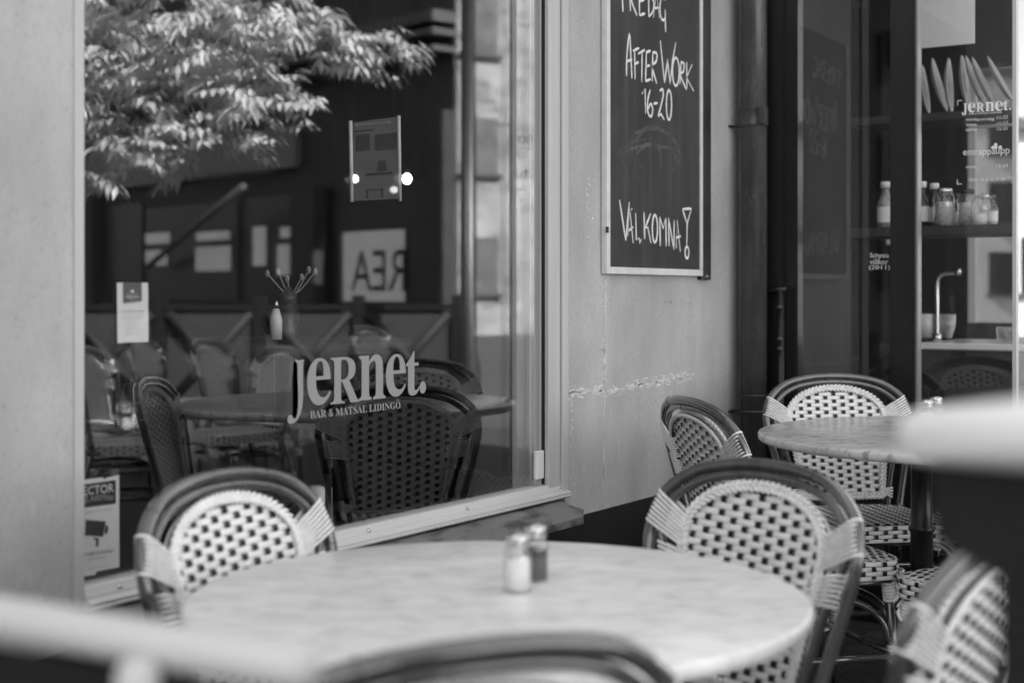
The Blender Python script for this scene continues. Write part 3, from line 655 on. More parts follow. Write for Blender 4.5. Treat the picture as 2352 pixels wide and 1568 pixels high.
PROF = [(-.0053, -.0006), (-.0032, .0010), (-.0004, .0007), (0, .0001), (.0004, .0007), (.0032, .0010), (.0053, -.0006)]
PROF = [PROF[i] for i in (0, 1, 3, 5, 6)]
def ribbon(bm, P, side, nrm, hw, mi, prof=PROF):
    """P points, side/nrm vectors per point"""
    rs = []
    for p, s_, n_ in zip(P, side, nrm): rs.append([bm.verts.new(p + s_*(a*hw/.0053) + n_*b_) for a, b_ in prof])
    for A, B in zip(rs, rs[1:]):
        for k in range(len(prof)-1):
            f = bm.faces.new((A[k], A[k+1], B[k+1], B[k])); f.smooth = True; f.material_index = mi
FLAT = [(-.0053, 0), (0, .0006), (.0053, 0)]
AMP = .0030
def wv(x): return max(-1, min(1, 1.9*math.cos(x)))
def weave_back():
    bm = NB(); v0 = PB + .008; nr = int((PT - v0 - .004)/ROWP)
    for j in range(nr):
        v = v0 + j*ROWP; W_ = pw(v) - .002
        if W_ < .01: continue
        m_ = max(3, int(2*W_/(COLP/6))); us = [-W_ + 2*W_*i/m_ for i in range(m_+1)]
        P = [bpnt(u, v, 1.4e-3*math.cos(math.pi*(u/COLP + j))) for u in us]
        ribbon(bm, P, [EV]*len(P), [EW]*len(P), .0057, 0)
    c = -7
    for c in range(-6, 7):
        u = c*COLP
        vs_ = [PB + .004 + (PT-PB-.008)*i/110 for i in range(111)]; vs_ = [v for v in vs_ if pw(v) > abs(u) + .004]
        if len(vs_) < 4: continue
        P = [bpnt(u, v, -AMP*math.cos(math.pi*c)*wv(math.pi*(v-v0)/ROWP)) for v in vs_]
        ribbon(bm, P, [Vector((1,0,0))]*len(P), [EW]*len(P), .0068, 1, FLAT)
    return bm
def braid(bm, P, nrm, closed=False):
    """chevron braid along P"""
    L = 0; acc = [0]
    for a, b_ in zip(P, P[1:]): acc.append(acc[-1] + (b_-a).length)
    step = .0128; s_ = 0; i = 0; k = 0
    while s_ < acc[-1]:
        while acc[i+1] < s_: i += 1
        t = (P[i+1]-P[i]).normalized(); p = P[i].lerp(P[i+1], (s_-acc[i])/(acc[i+1]-acc[i])); n_ = nrm(p); q = t.cross(n_).normalized()
        for sg in (-1, 1):
            d = (t*.82 + q*sg*.58).normalized(); e = n_.cross(d).normalized()
            blob(bm, p + q*sg*.0048 + n_*.0035 + t*(step*.5 if sg > 0 else 0), (d, e, n_), .0112, .0044, .0048, 6, 4)
        s_ += step; k += 1
def loop(bm, A, B, t, rA, rB, r=.0030):
    """one strand wound round two parallel canes at A and B (axis t)"""
    d = (B-A).normalized(); e = d.cross(t).normalized(); P = []
    for k in range(9): a = math.pi/2 + math.pi*k/8; P.append(A + d*math.cos(a)*rA + e*math.sin(a)*rA)
    for k in range(9): a = -math.pi/2 + math.pi*k/8; P.append(B + d*math.cos(a)*rB + e*math.sin(a)*rB)
    tube(bm, P, r, 6, closed=True, up=t)
def curve_at(H, v):
    for (u0, v0), (u1, v1) in zip(H, H[1:]):
        if v0 <= v <= v1: return u0 + (u1-u0)*(v-v0)/(v1-v0)
    return H[-1][0]
def rings(bm, p0, p1, n, R_, r=.0042):
    p0, p1 = Vector(p0), Vector(p1); t = (p1-p0).normalized(); a = t.orthogonal().normalized(); b_ = t.cross(a)
    for i in range(n):
        c = p0.lerp(p1, (i+.5)/n); tl = t*rnd.uniform(-.06, .06)
        tube(bm, [c + (a*math.cos(x) + b_*math.sin(x))*R_ + t*math.sin(x)*rnd.uniform(-.001, .001) for x in [2*math.pi*k/14 for k in range(14)]], r, 6, closed=True, up=t)
SFR, SBK = .205, .18       # seat half width front/back
SY0, SY1 = -.185, .215
def shw(y): return SBK + (SFR-SBK)*(y-SY0)/(SY1-SY0)
def cornered(y):
    w_ = shw(y); rr = .05
    for y_e in (SY0, SY1):
        d = abs(y-y_e)
        if d < rr: w_ -= rr - math.sqrt(max(rr*rr - (rr-d)**2, 0))
    return w_
def make_chair(label, group):
    t = empty('bistro_chair', (0, 0, 0), 0, label, 'chair', group)
    # hoop back
    bm = NB()
    bo = spline([bpnt(u, v) for u, v in both(OUT)], 6); bi = spline([bpnt(u, v, .002) for u, v in both(INN)], 6)
    tube(bm, bo, .0114, 10, up=(0, 1, 0)); tube(bm, bi, .0084, 10, up=(0, 1, 0))
    po = [bpnt(u, v, -.006) for u, v in OL]
    tube(bm, po, .0062, 8, closed=True, up=(0, 1, 0))
    for cv, r_, ids in ((bo, .0118, (12, 34, 56, 74)), (bi, .0088, (20, 50, 66))):
        for i in ids:
            i = min(i, len(cv)-2); tt = (cv[i+1]-cv[i-1]).normalized(); a = tt.orthogonal().normalized(); b_ = tt.cross(a)
            tube(bm, [cv[i] + (a*math.cos(x)+b_*math.sin(x))*(r_-.0006) for x in [2*math.pi*k/12 for k in range(12)]], .0011, 5, closed=True, mi=1, up=tt)
    obj('back_frame', bm, [BAMBOO, KNOT], t)
    bk = obj('backrest', weave_back(), [CANE, CANED], t)
    bm = NB(); braid(bm, [bpnt(u, v, .003) for u, v in OL] + [bpnt(OL[0][0], OL[0][1], .003), bpnt(0, PB, .003)] , lambda p: EW)
    braid(bm, [bpnt(u, PB, .003) for u in (-.13, -.06, 0, .06, .13)], lambda p: EW); obj('braid_edge', bm, CANE, bk)
    bm = NB()                                                        # flat binding round the back of the panel
    for off in (-.006, -.002, .002, .006):
        tube(bm, [bpnt(u*(1+off*4), v + off*.6, -.0122 + abs(off)*.3) for u, v in OL], .0022, 5, closed=True, up=(0, 1, 0))
    obj('back_binding', bm, CANE, bk)
    for sg in (-1, 1):                                               # shoulder bindings from hoop to panel
        bm = NB(); N = 8
        for i in range(N):
            f_ = (i-(N-1)/2)/(N-1); vo = .316 + f_*.054; vi = .280 + f_*.050
            A = bpnt(sg*(curve_at(OUT, vo)-.002), vo, 0); B = bpnt(sg*(pw(vi)-.002), vi, -.002)
            loop(bm, A, B, (EV*.8 + Vector((sg*.6, 0, 0))*-1).normalized(), .0122, .0095, .0030)
        obj('binding', bm, CANE, t)
        bm = NB(); N = 7
        for i in range(N):
            f_ = (i-(N-1)/2)/(N-1); vo = .228 + f_*.050; A = bpnt(sg*(curve_at(INN, vo)), vo, .001); B = bpnt(sg*(pw(.222+f_*.04)-.002), .222 + f_*.04, -.003); loop(bm, A, B, EV, .0104, .009, .0028)
        obj('binding', bm, CANE, t)
        bm = NB()
        for i in range(4):
            f_ = (i-1.5)/3; vo = .045 + f_*.022; A = bpnt(sg*(curve_at(INN, vo)), vo, .001); B = bpnt(sg*.128, .048 + f_*.008, -.003); loop(bm, A, B, EV, .0108, .009, .003)
        obj('binding', bm, CANE, t)
    # seat
    bm = NB(); zt = .462; nr = int((SY1-SY0-.02)/ROWP); y0 = SY0 + .012
    for j in range(nr):
        y = y0 + j*ROWP; W_ = cornered(y) - .003; m_ = int(2*W_/(COLP/5)); xs = [-W_ + 2*W_*i/m_ for i in range(m_+1)]
        P = [Vector((x, y, zt - 1.1*(x*x)**1.5 + 1.4e-3*math.cos(math.pi*(x/COLP + j)))) for x in xs]
        ribbon(bm, P, [Vector((0,-1,0))]*len(P), [Vector((0,0,1))]*len(P), .0057, 0)
    for c in range(-7, 8):
        x = c*COLP; ys = [SY0 + .006 + (SY1-SY0-.012)*i/110 for i in range(111)]; ys = [y for y in ys if cornered(y) > abs(x) + .003]
        if len(ys) < 4: continue
        P = [Vector((x, y, zt - 1.1*(x*x)**1.5 - AMP*math.cos(math.pi*c)*wv(math.pi*(y-y0)/ROWP))) for y in ys]
        ribbon(bm, P, [Vector((1,0,0))]*len(P), [Vector((0,0,1))]*len(P), .0068, 1, FLAT)
    # skirt
    per = []
    N = 60
    ring = [(cornered(SY0 + (SY1-SY0)*(1-math.cos(math.pi*i/40))/2), SY0 + (SY1-SY0)*(1-math.cos(math.pi*i/40))/2) for i in range(41)]
    pts = [Vector((x, y, 0)) for x, y in ring] + [Vector((-x, y, 0)) for x, y in ring[::-1]]
    dense = []
    for a, b_ in zip(pts, pts[1:] + pts[:1]):
        m_ = max(1, int((b_-a).length/(COLP/6)))
        for i in range(m_): dense.append(a.lerp(b_, i/m_))
    acc = 0; arc = []
    for i, p in enumerate(dense): arc.append(acc); acc += (dense[(i+1) % len(dense)]-p).length
    ncell = round(acc/COLP/2)*2; cell = acc/ncell
    nrms = []
    for i, p in enumerate(dense):
        tt = (dense[(i+1) % len(dense)]-dense[i-1]); nn = Vector((tt.y, -tt.x, 0)).normalized(); nrms.append(nn)
    for j in range(4):
        z = zt - .008 - j*ROWP
        P = [p + Vector((0, 0, z - 1.0*(abs(p.x)**3))) + nn*(.003 - .0012*(j == 0) + 1.4e-3*math.cos(math.pi*(s_/cell + j))) for p, nn, s_ in zip(dense, nrms, arc)]
        P.append(P[0]); ribbon(bm, P, [Vector((0,0,1))]*len(P), nrms + [nrms[0]], .0053, 0)
    for c in range(ncell):
        s_ = c*cell; i = min(range(len(arc)), key=lambda q: abs(arc[q]-s_)); p, nn = dense[i], nrms[i]; tt = Vector((-nn.y, nn.x, 0))
        P = [p + Vector((0, 0, zt - .002 - .042*k/20 - 1.0*abs(p.x)**3)) + nn*(.003 - AMP*math.cos(math.pi*c)*wv(math.pi*((.002+.042*k/20)-.008)/ROWP)) for k in range(21)]
        ribbon(bm, P, [tt]*21, [nn]*21, .006, 1, FLAT)
    # rim roll and solid underside
    tube(bm, [p - nn*.001 + Vector((0, 0, zt - .0045 - 1.0*abs(p.x)**3)) for p, nn in zip(dense[::3], nrms[::3])], .0036, 6, closed=True, mi=0)
    vv = [bm.verts.new(p*.985 + Vector((0, 0, zt - .044))) for p in dense[::4]]; bm.faces.new(vv).material_index = 1
    vv = [bm.verts.new(p*.985 + Vector((0, 0, zt - .012 - 1.0*abs(p.x)**3))) for p in dense[::4]]; bm.faces.new(vv).material_index = 1
    obj('seat', bm, [CANE, CANED], t)
    # legs
    for sg in (-1, 1):
        bm = NB(); tube(bm, [(sg*.172, .182, .418), (sg*.182, .20, .2), (sg*.190, .215, 0)], .0122, 10); leg = obj('leg', bm, BAMBOO, t)
        bm = NB(); rings(bm, (sg*.1735, .185, .395), (sg*.176, .19, .345), 6, .0142, .0044); obj('leg_binding', bm, CANE, leg)
        bm = NB(); rings(bm, (sg*.181, .199, .235), (sg*.183, .203, .19), 5, .0142, .0044); obj('leg_binding', bm, CANE, leg); bm = NB()
        rings(bm, (sg*.150, .184, .412), (sg*.118, .184, .412), 4, .0125, .0044)
        tube(bm, spline([(sg*.115, .199, .425), (sg*.150, .206, .400), (sg*.188, .206, .365), (sg*.190, .19, .345)], 4), .0046, 6); tube(bm, spline([(sg*.122, .2, .428), (sg*.158, .207, .404), (sg*.190, .207, .376)], 4), .0046, 6)
        tube(bm, spline([(sg*.11, .2, .405), (sg*.14, .205, .392), (sg*.168, .204, .36)], 4), .0046, 6)
        obj('leg_binding', bm, CANE, leg)
        bm = NB(); p0 = bpnt(sg*.172, -.03); tube(bm, spline([bpnt(sg*.180, .005), p0, (sg*.180, -.222, .28), (sg*.200, -.262, 0)], 5), .0114, 10)
        q0 = bpnt(sg*.138, -.03, .002); tube(bm, spline([bpnt(sg*.142, .005, .002), q0, (sg*.150, -.21, .30), (sg*.172, -.222, .22)], 5), .0084, 8); leg = obj('leg', bm, BAMBOO, t)
        bm = NB(); rings(bm, (sg*.193, -.222, .25), (sg*.195, -.232, .2), 5, .0140, .0044); obj('leg_binding', bm, CANE, leg)
    bm = NB()
    for sg in (-1, 1):
        tube(bm, [(sg*.182, .20, .205), (sg*.192, -.225, .215)], .0105, 8)                                    # side stretcher
        tube(bm, spline([(sg*.178, .185, .24), (sg*.172, .165, .30), (sg*.155, .10, .345), (sg*.15, -.02, .36), (sg*.16, -.14, .34), (sg*.185, -.20, .27)], 5), .0085, 8)
    tube(bm, spline([(-.180, .196, .235), (-.165, .19, .30), (-.12, .185, .335), (0, .183, .345), (.12, .185, .335), (.165, .19, .30), (.180, .196, .235)], 5), .0095, 8)
    tube(bm, [(-.182, .198, .212), (.182, .198, .212)], .0095, 8); tube(bm, [(-.19, -.222, .205), (.19, -.222, .205)], .0095, 8)
    obj('stretcher', bm, BAMBOO, t)
    bm = NB()
    tube(bm, [(-.172, .184, .41), (.172, .184, .41)], .0115, 8); tube(bm, [(-.17, -.19, .42), (.17, -.19, .42)], .0115, 8)
    for sg in (-1, 1): tube(bm, [(sg*.172, .184, .411), (sg*.176, -.195, .421)], .0115, 8)
    obj('seat_frame', bm, BAMBOO, t)
    return t
CG = 'woven bistro chairs on the terrace'
first = None
def chair(X, Z, f, label, inpx=True):
    """X,Z = top of the back in camera plan metres, f = facing direction in the same plan"""
    global first
    f = Vector(f).normalized(); ox, oz = X + .30*f.x, Z + .30*f.y
    loc = cp(ox, oz); loc.z = gz(loc) + .006
    wd = cp(f.x, f.y) - cp(0, 0); rz = math.atan2(wd.y, wd.x) - math.pi/2
    if first is None:
        first = make_chair(label, CG); first.location = loc; first.rotation_euler = (0, 0, rz); return first
    return dup(first, loc, rz, label, CG)
chair(.450, 2.50, (-.78, -.62), 'woven chair with braided front on the drain pipe side of the pale round table')
chair(-.490, 2.37, (.88, -.47), 'woven chair between the pale round table and the shop window')
chair(-.030, 1.27, (-.42, .91), 'woven chair facing the shakers with only its dark hoop top showing')
chair(.648, 1.85, (-.80, .60), 'woven chair between the pale round table and the bright rounded rail end')
chair(.447, 3.66, (.95, .30), 'woven chair seen from behind close to the plaster wall')
chair(1.025, 4.56, (.15, -.99), 'woven chair behind the grey marble table in front of the entrance')
chair(1.34, 3.10, (-.46, .89), 'woven chair tucked under the near side of the grey marble table')
chair(1.80, 4.25, (-.95, -.2), 'woven chair at the grey marble table almost hidden behind dark canvas')

# ================================================================== TABLES
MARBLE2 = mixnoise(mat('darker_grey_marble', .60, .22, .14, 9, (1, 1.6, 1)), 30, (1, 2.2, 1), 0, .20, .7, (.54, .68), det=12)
def table(X, Z, top, r, label, legs=((0, 0),), stone=MARBLE):
    p = cp(X, Z); g = gz(p) + .006; t = empty('round_table', (p.x, p.y, g), R(YAW), label, 'table', 'round marble cafe tables')
    h_ = top - g; th = .023
    bm = NB(); lathe(bm, [(0, h_-th), (r-.006, h_-th), (r-.001, h_-th+.004), (r, h_-th+.010), (r, h_-.006), (r-.002, h_-.002), (r-.006, h_), (r*.6, h_), (r*.3, h_), (0, h_)], 96); obj('tabletop', bm, stone, t)
    bm = NB()
    for lx, ly in legs:
        lathe(bm, [(.0, .03), (.06, .03), (.05, .06), (.034, .10), (.031, .14), (.038, .15), (.038, .16), (.028, .17), (.026, h_*.40), (.027, h_*.42), (.036, h_*.43), (.044, h_*.44), (.044, h_*.45), (.034, h_*.47), (.029, h_*.50), (.029, h_*.66), (.034, h_*.67), (.034, h_*.68), (.028, h_*.69), (.027, h_-th-.05), (.05, h_-th-.02), (.09, h_-th-.001), (0, h_-th-.001)], 24, (lx, ly, 0))
    obj('pedestal', bm, IRON, t)
    bm = NB()
    for lx, ly in legs:
        for k in range(4):
            a = math.pi/4 + k*math.pi/2; d = Vector((math.cos(a), math.sin(a), 0)); c = Vector((lx, ly, 0))
            tube(bm, spline([c + d*.02 + Vector((0,0,.07)), c + d*.08 + Vector((0,0,.06)), c + d*.17 + Vector((0,0,.035)), c + d*.23 + Vector((0,0,.015))], 4), [.024]*4 + [.02]*4 + [.016]*5, 8)
    obj('foot', bm, IRON, t)
    return t
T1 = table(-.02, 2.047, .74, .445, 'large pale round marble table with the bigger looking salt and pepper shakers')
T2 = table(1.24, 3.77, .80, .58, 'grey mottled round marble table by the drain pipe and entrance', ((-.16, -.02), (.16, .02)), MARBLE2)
def shaker(px, py, Z, top, label, fill, h_=.085, r=.0205):
    p = pp(px, py, Z); t = empty('shaker', (p.x, p.y, top), 0, label, 'shaker', 'salt and pepper shakers')
    bm = NB()
    prof = [(0, .001), (r*.95, .001), (r, .006), (r, h_*.55), (r*.92, h_*.66), (r*.74, h_*.74), (r*.70, h_*.78)]
    N = 32; rg = []
    for rr, z in prof: rg.append([bm.verts.new(((rr*(1 + .035*math.cos(10*2*math.pi*k/N)))*math.cos(2*math.pi*k/N), (rr*(1+.035*math.cos(10*2*math.pi*k/N)))*math.sin(2*math.pi*k/N), z)) for k in range(N)])
    for A, B in zip(rg[1:], rg[2:]):
        for k in range(N): bm.faces.new((A[k], A[(k+1) % N], B[(k+1) % N], B[k])).smooth = True
    bm.faces.new(rg[1]); obj('glass', bm, JAR, t)
    bm = NB(); lathe(bm, [(0, .004), (r*.88, .004), (r*.88, h_*.50), (r*.8, h_*.58), (0, h_*.60)], 20); obj('contents', bm, fill, t)
    bm = NB(); lathe(bm, [(r*.76, h_*.75), (r*.84, h_*.77), (r*.80, h_*.80), (r*.84, h_*.83), (r*.80, h_*.86), (r*.84, h_*.89), (r*.80, h_*.95), (r*.5, h_), (0, h_*1.01)], 20); obj('cap', bm, STEEL, t)
shaker(1188, 1352, 2.06, .74, 'salt shaker on the pale round table', SALT)
shaker(1229, 1332, 2.14, .74, 'pepper shaker behind the salt on the pale round table', PEPPER)
shaker(2128, 984, 3.86, .80, 'salt shaker with steel cap on the grey marble table', SALT)
shaker(2150, 976, 3.98, .80, 'pepper shaker behind the salt on the grey marble table', PEPPER)

# ================================================================== TERRACE BARRIERS near the camera
def barrier(p0, p1, z, r, posts, canv, label, z1=None, paint=None):
    paint = paint or WHITEMETAL; z1 = z1 or z
    t = empty('terrace_barrier', ((p0+p1)*.5).to_2d().to_3d(), 0, label, 'barrier', 'canvas barriers round the terrace'); o_ = t.location
    a, b_ = Vector((p0.x, p0.y, z)) - o_, Vector((p1.x, p1.y, z1)) - o_; d = (b_-a).normalized()
    bm = NB(); tube(bm, [a - d*r*.9, a - d*r*.6, a - d*r*.2, a + d*.2*r, b_ - d*.2*r, b_ + d*r*.4, b_ + d*r*.8], [r*.3, r*.75, r*.97, r, r, r*.85, r*.3], 16); obj('rail', bm, paint, t)
    sd = d.cross(Vector((0, 0, 1)))
    for p in posts:
        q = Vector((p.x, p.y, 0)) - o_; g = gz(p) + .006
        bm = NB(); tube(bm, [q + Vector((0, 0, g)), q + Vector((0, 0, z - .05))], .0085, 12)
        lathe(bm, [(.0, z-.052), (.013, z-.05), (.014, z-.03), (.014, z-.012), (.010, z-.004), (0, z-.002)], 14, (q.x, q.y, 0)); box(bm, (q.x-.09, q.y-.09, g), (q.x+.09, q.y+.09, g+.012)); obj('post', bm, paint, t)
    bm = NB(); f = bm.faces.new([bm.verts.new(Vector(c) - o_) for c in canv]); bmesh.ops.solidify(bm, geom=[f], thickness=.004); obj('canvas', bm, CANVAS, t)
    return t
la, lb = pp(-750, 1405, 1.18), pp(690, 1535, .85)
ld = (lb-la); ln = ld.to_2d().normalized(); lz = .947
nrm = Vector((ln.y, -ln.x, 0)); nrm = nrm if nrm.dot(C0-la) > 0 else -nrm
la2, lb2 = la.lerp(lb, .0), la.lerp(lb, .985)
pk = pp(432, 1500, .905); 
barrier(la, lb, lz, .0150, [la.lerp(lb, t_).to_2d().to_3d() + nrm*.024 for t_ in (.08, .835)], [(la2.x, la2.y, lz-.02), (lb2.x, lb2.y, lz-.02), (lb2.x, lb2.y, .30), (la2.x, la2.y, .30)], 'straight white rail over dark canvas with a knobbed white post')
ZR = .63
ra, rb = pp(2128, 1000, .98), pp(2800, 990, .56)
def rp(px, py, Z=None):
    Z = Z or 1/(1/.98 + (1/.56 - 1/.98)*(px-2128)/672); p = pp(px, py, Z); return (p.x, p.y, p.z)
barrier(ra, rb, ra.z, .0195, [pp(2700, 1000, .64)], [rp(2140, 1040), rp(2790, 1050), rp(2790, 3600), rp(2294, 3600), rp(2294, 1330), rp(2150, 1240)], 'thick bright white rounded rail end above a dark canvas panel', rb.z, WHITE_LIT)

# ================================================================== TREE on the street side (seen sunlit in the shop window)
tree = empty('street_tree', (4.7, -.7, gz((4.7, -.7))), 0, 'sunlit leafy street tree beside the terrace mirrored in the shop window', 'tree')
TL = tree.location
bm = NB()
def branch(P, r0, r1):
    P = spline(P, 5); n_ = len(P); tube(bm, [p - TL for p in P], [r0 + (r1-r0)*i/(n_-1) for i in range(n_)], 8)
base = Vector((4.7, -.7, -.1))
branch([base, (4.72, -.68, 1.2), (4.65, -.6, 2.4), (4.6, -.5, 3.6), (4.5, -.3, 5.2)], .13, .06)
ends = [(3.5, .75, 3.1), (3.2, .2, 3.4), (3.9, 1.5, 3.3), (4.4, .9, 4.2), (5.8, -.9, 4.4), (5.2, -2.0, 4.2), (4.2, -1.4, 4.6), (3.0, -.5, 3.9)]
for e in ends: branch([(4.64, -.58, 2.5 + rnd.random()), Vector((4.64, -.58, 3.2)).lerp(Vector(e), .5) + Vector((0, 0, .25)), e], .045, .012)
tr = obj('trunk', bm, TREEBARK, tree, True)
bm = NB()
def leaflet(p, d, up, L, W_):
    s_ = d.cross(up).normalized(); n_ = s_.cross(d).normalized(); dr = Vector((0, 0, -1))
    a = bm.verts.new(p); m1 = p + d*L*.45 + dr*L*.06
    b1 = bm.verts.new(m1 + s_*W_*.5 + n_*W_*.14); b0 = bm.verts.new(m1); b2 = bm.verts.new(m1 - s_*W_*.5 + n_*W_*.14)
    e = bm.verts.new(p + d*L + dr*L*.22)
    for q in ((a, b1, b0), (a, b0, b2), (b1, e, b0), (b0, e, b2)): bm.faces.new(q)
def spray(c, s_=1.0):
    """one drooping compound leaf"""
    a = rnd.uniform(0, 6.28); d = Vector((math.cos(a), math.sin(a), rnd.uniform(-.7, .25))).normalized()
    up = Vector((rnd.uniform(-.3, .3), rnd.uniform(-.3, .3), 1)); sd = d.cross(up).normalized(); L = .22*s_*rnd.uniform(.7, 1.2)
    n_ = 4
    for i in range(n_):
        q = c + d*L*(i+.6)/n_ + Vector((0, 0, -.10*L*((i+1)/n_)**2))
        for sg in (-1, 1):
            dd = (d*.55 + sd*sg*.8 + Vector((0, 0, rnd.uniform(-.7, -.1)))).normalized(); leaflet(q - TL, dd, up, .090*s_*rnd.uniform(.6, 1.25), .036*s_*rnd.uniform(.8, 1.2))
    leaflet(c + d*L - TL, (d + Vector((0, 0, -.4))).normalized(), up, .095*s_, .036*s_)
# crown zones measured in the mirror image, given their own depth
def zone(cx, cy, rx, ry, num, Z=7.4, dz=.5, s_=1.0):
    num = int(num*.46 + 2)
    for _ in range(num):
        while True:
            a, b_, c = rnd.uniform(-1, 1), rnd.uniform(-1, 1), rnd.uniform(-1, 1)
            if a*a + b_*b_ + c*c < 1: break
        spray(vr(cx - 24 + a*rx, cy - 30 + b_*ry, Z + c*dz), s_)
zone(330, 60, 230, 190, 300); zone(560, 90, 150, 130, 150); zone(600, 215, 120, 60, 60); zone(420, 245, 110, 70, 60); zone(250, 235, 80, 90, 55)
zone(300, 350, 70, 60, 28); zone(380, 370, 60, 36, 18); zone(560, 335, 90, 24, 22); zone(650, 250, 70, 30, 18); zone(670, 0, 40, 30, 6)
zone(790, 95, 60, 26, 22, dz=.2); zone(850, 120, 70, 32, 26, dz=.2); zone(910, 118, 34, 22, 9, dz=.15); zone(780, 60, 36, 22, 10, dz=.2); zone(830, 165, 26, 20, 7, dz=.15)
zone(480, 380, 30, 26, 7); zone(240, 420, 30, 16, 5); zone(210, 330, 40, 40, 12)
zone(400, -260, 520, 220, 260, 7.9, .5, 1.1); zone(-60, 40, 220, 300, 260, 7.4, .7, 1.05)
for _ in range(1500):
    while True:
        v = Vector((rnd.uniform(-1, 1), rnd.uniform(-1, 1), rnd.uniform(-1, 1)))
        if .25 < v.length < 1: break
    p = Vector((4.7 + v.x*2.0, -.6 + v.y*1.9, 5.0 + v.z*1.5)); spray(p, 1.3)
obj('crown', bm, LEAF, tree)

# ================================================================== STREET BUILDINGS seen mirrored
e_ = Vector((-.962, -.275, 0)); nB = Vector((.275, -.962, 0))
OBd = vr(450, 430, 21.6); OBd.z = 0
def fb(px, py, out=0.0):
    """point on the far facade hit by the mirrored view"""
    d = ray(px, py); c = Vector((-C0.x, C0.y, C0.z)); d = Vector((-d.x, d.y, d.z))
    t = ((OBd - c).dot(nB) + out) / d.dot(nB); return c + d*t
shop = empty('brick_shop_building', (OBd.x, OBd.y, 0), 0, 'dark brick shop building with sale poster across the street mirrored in the window', 'building'); SO = shop.location
def fbox(bm, px0, px1, py0, py1, d0, d1, pyref=None):
    a = fb(px0, (py0+py1)/2); b_ = fb(px1, (py0+py1)/2); mx_ = (px0+px1)/2; zt = fb(mx_, py0).z; zb = fb(mx_, py1).z
    P = [q - nB*0 for q in (a, b_)]
    vs = []
    for z in (zb, zt):
        for q, dd in ((a, d0), (b_, d0), (b_, d1), (a, d1)): vs.append(bm.verts.new(Vector((q.x, q.y, z)) + nB*dd - SO))
    for q in ((0,1,2,3),(7,6,5,4),(0,4,5,1),(1,5,6,2),(2,6,7,3),(3,7,4,0)): bm.faces.new([vs[i] for i in q])
def sp(name, rects, d0, d1, m):
    bm = NB()
    for r_ in rects: fbox(bm, *r_, d0, d1)
    return obj(name, bm, m, shop)
# wall solid behind, openings as recessed dark panes standing proud by a few mm with frames
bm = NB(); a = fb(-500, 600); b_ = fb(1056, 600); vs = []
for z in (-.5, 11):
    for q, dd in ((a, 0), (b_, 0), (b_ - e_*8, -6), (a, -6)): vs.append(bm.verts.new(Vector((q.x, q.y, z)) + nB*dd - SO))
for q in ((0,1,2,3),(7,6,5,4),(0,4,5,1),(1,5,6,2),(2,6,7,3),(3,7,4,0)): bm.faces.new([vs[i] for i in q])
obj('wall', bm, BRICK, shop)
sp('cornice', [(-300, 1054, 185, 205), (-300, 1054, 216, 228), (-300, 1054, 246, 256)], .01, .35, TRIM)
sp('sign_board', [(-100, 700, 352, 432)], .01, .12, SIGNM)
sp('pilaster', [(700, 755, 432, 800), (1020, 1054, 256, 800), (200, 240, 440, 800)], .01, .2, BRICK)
for r_ in ((258, 335, 470, 780), (345, 555, 470, 690), (575, 698, 450, 690), (765, 1012, 420, 700)):
    w_ = sp('shop_window', [r_], .004, .03, WINDARK)
for r_ in ((860, 960, -40, 62), (640, 740, -30, 80)):
    sp('upper_window', [r_], .004, .03, WINDARK)
sp('window_ledge', [(855, 965, 62, 92), (850, 960, -75, -45), (640, 745, 80, 108)], .006, .12, mat('pale_ledge', .42, .8))
sp('window_poster', [(462, 538, 532, 552), (460, 540, 566, 622), (592, 622, 520, 610), (655, 722, 520, 545), (648, 722, 560, 632), (345, 400, 535, 560), (345, 395, 575, 610)], .034, .045, PAPER)
rea = sp('sale_poster', [(800, 942, 530, 692)], .034, .045, PAPER)
bm = NB(); put_text(bm, 'REA', fb(938, 668, .05) - SO, fb(812, 668, .05) - SO, fb(938, 572, .05) - SO); obj('poster_lettering', bm, INK, rea)
bm = NB(); put_text(bm, 'Hemmakväll', fb(640, 402, .13) - SO, fb(480, 418, .13) - SO, fb(640, 378, .13) - SO); obj('sign_lettering', bm, TRIM, shop)
bm = NB(); tube(bm, [fb(345, 612, .25) - SO, fb(565, 428, .9) - SO], .05, 6); obj('awning_arm', bm, TRIM, shop)

DUSTY = mat('dusty_window', .09, .3, .3, 2)
def block(name, c, w, d, h_, rot, m, label, rows=3, cols=5, wm=None):
    t = empty(name, (c[0], c[1], 0), R(rot), label, 'building')
    bm = NB(); box(bm, (-w/2, -d/2, -1), (w/2, d/2, h_)); obj('wall', bm, m, t)
    bm = NB(); box(bm, (-w/2-.3, -d/2-.3, h_+.003), (w/2+.3, d/2+.3, h_+.35)); obj('roof', bm, ROOFM, t)
    for sgn in (-1, 1):
        for i in range(cols):
            for j in range(rows):
                x = -w/2 + w*(i+.5)/cols; z = 1.2 + (h_-1.4)*j/rows
                bm = NB(); box(bm, (x-.55, sgn*(d/2+.004), z), (x+.55, sgn*(d/2+.05), z+1.5)); wd_ = obj('window', bm, wm or WINDARK, t)
                if sgn < 0:
                    bm = NB(); box(bm, (x-.65, sgn*(d/2+.006), z-.1), (x+.65, sgn*(d/2+.16), z-.001)); obj('sill', bm, TRIM, wd_)
    return t
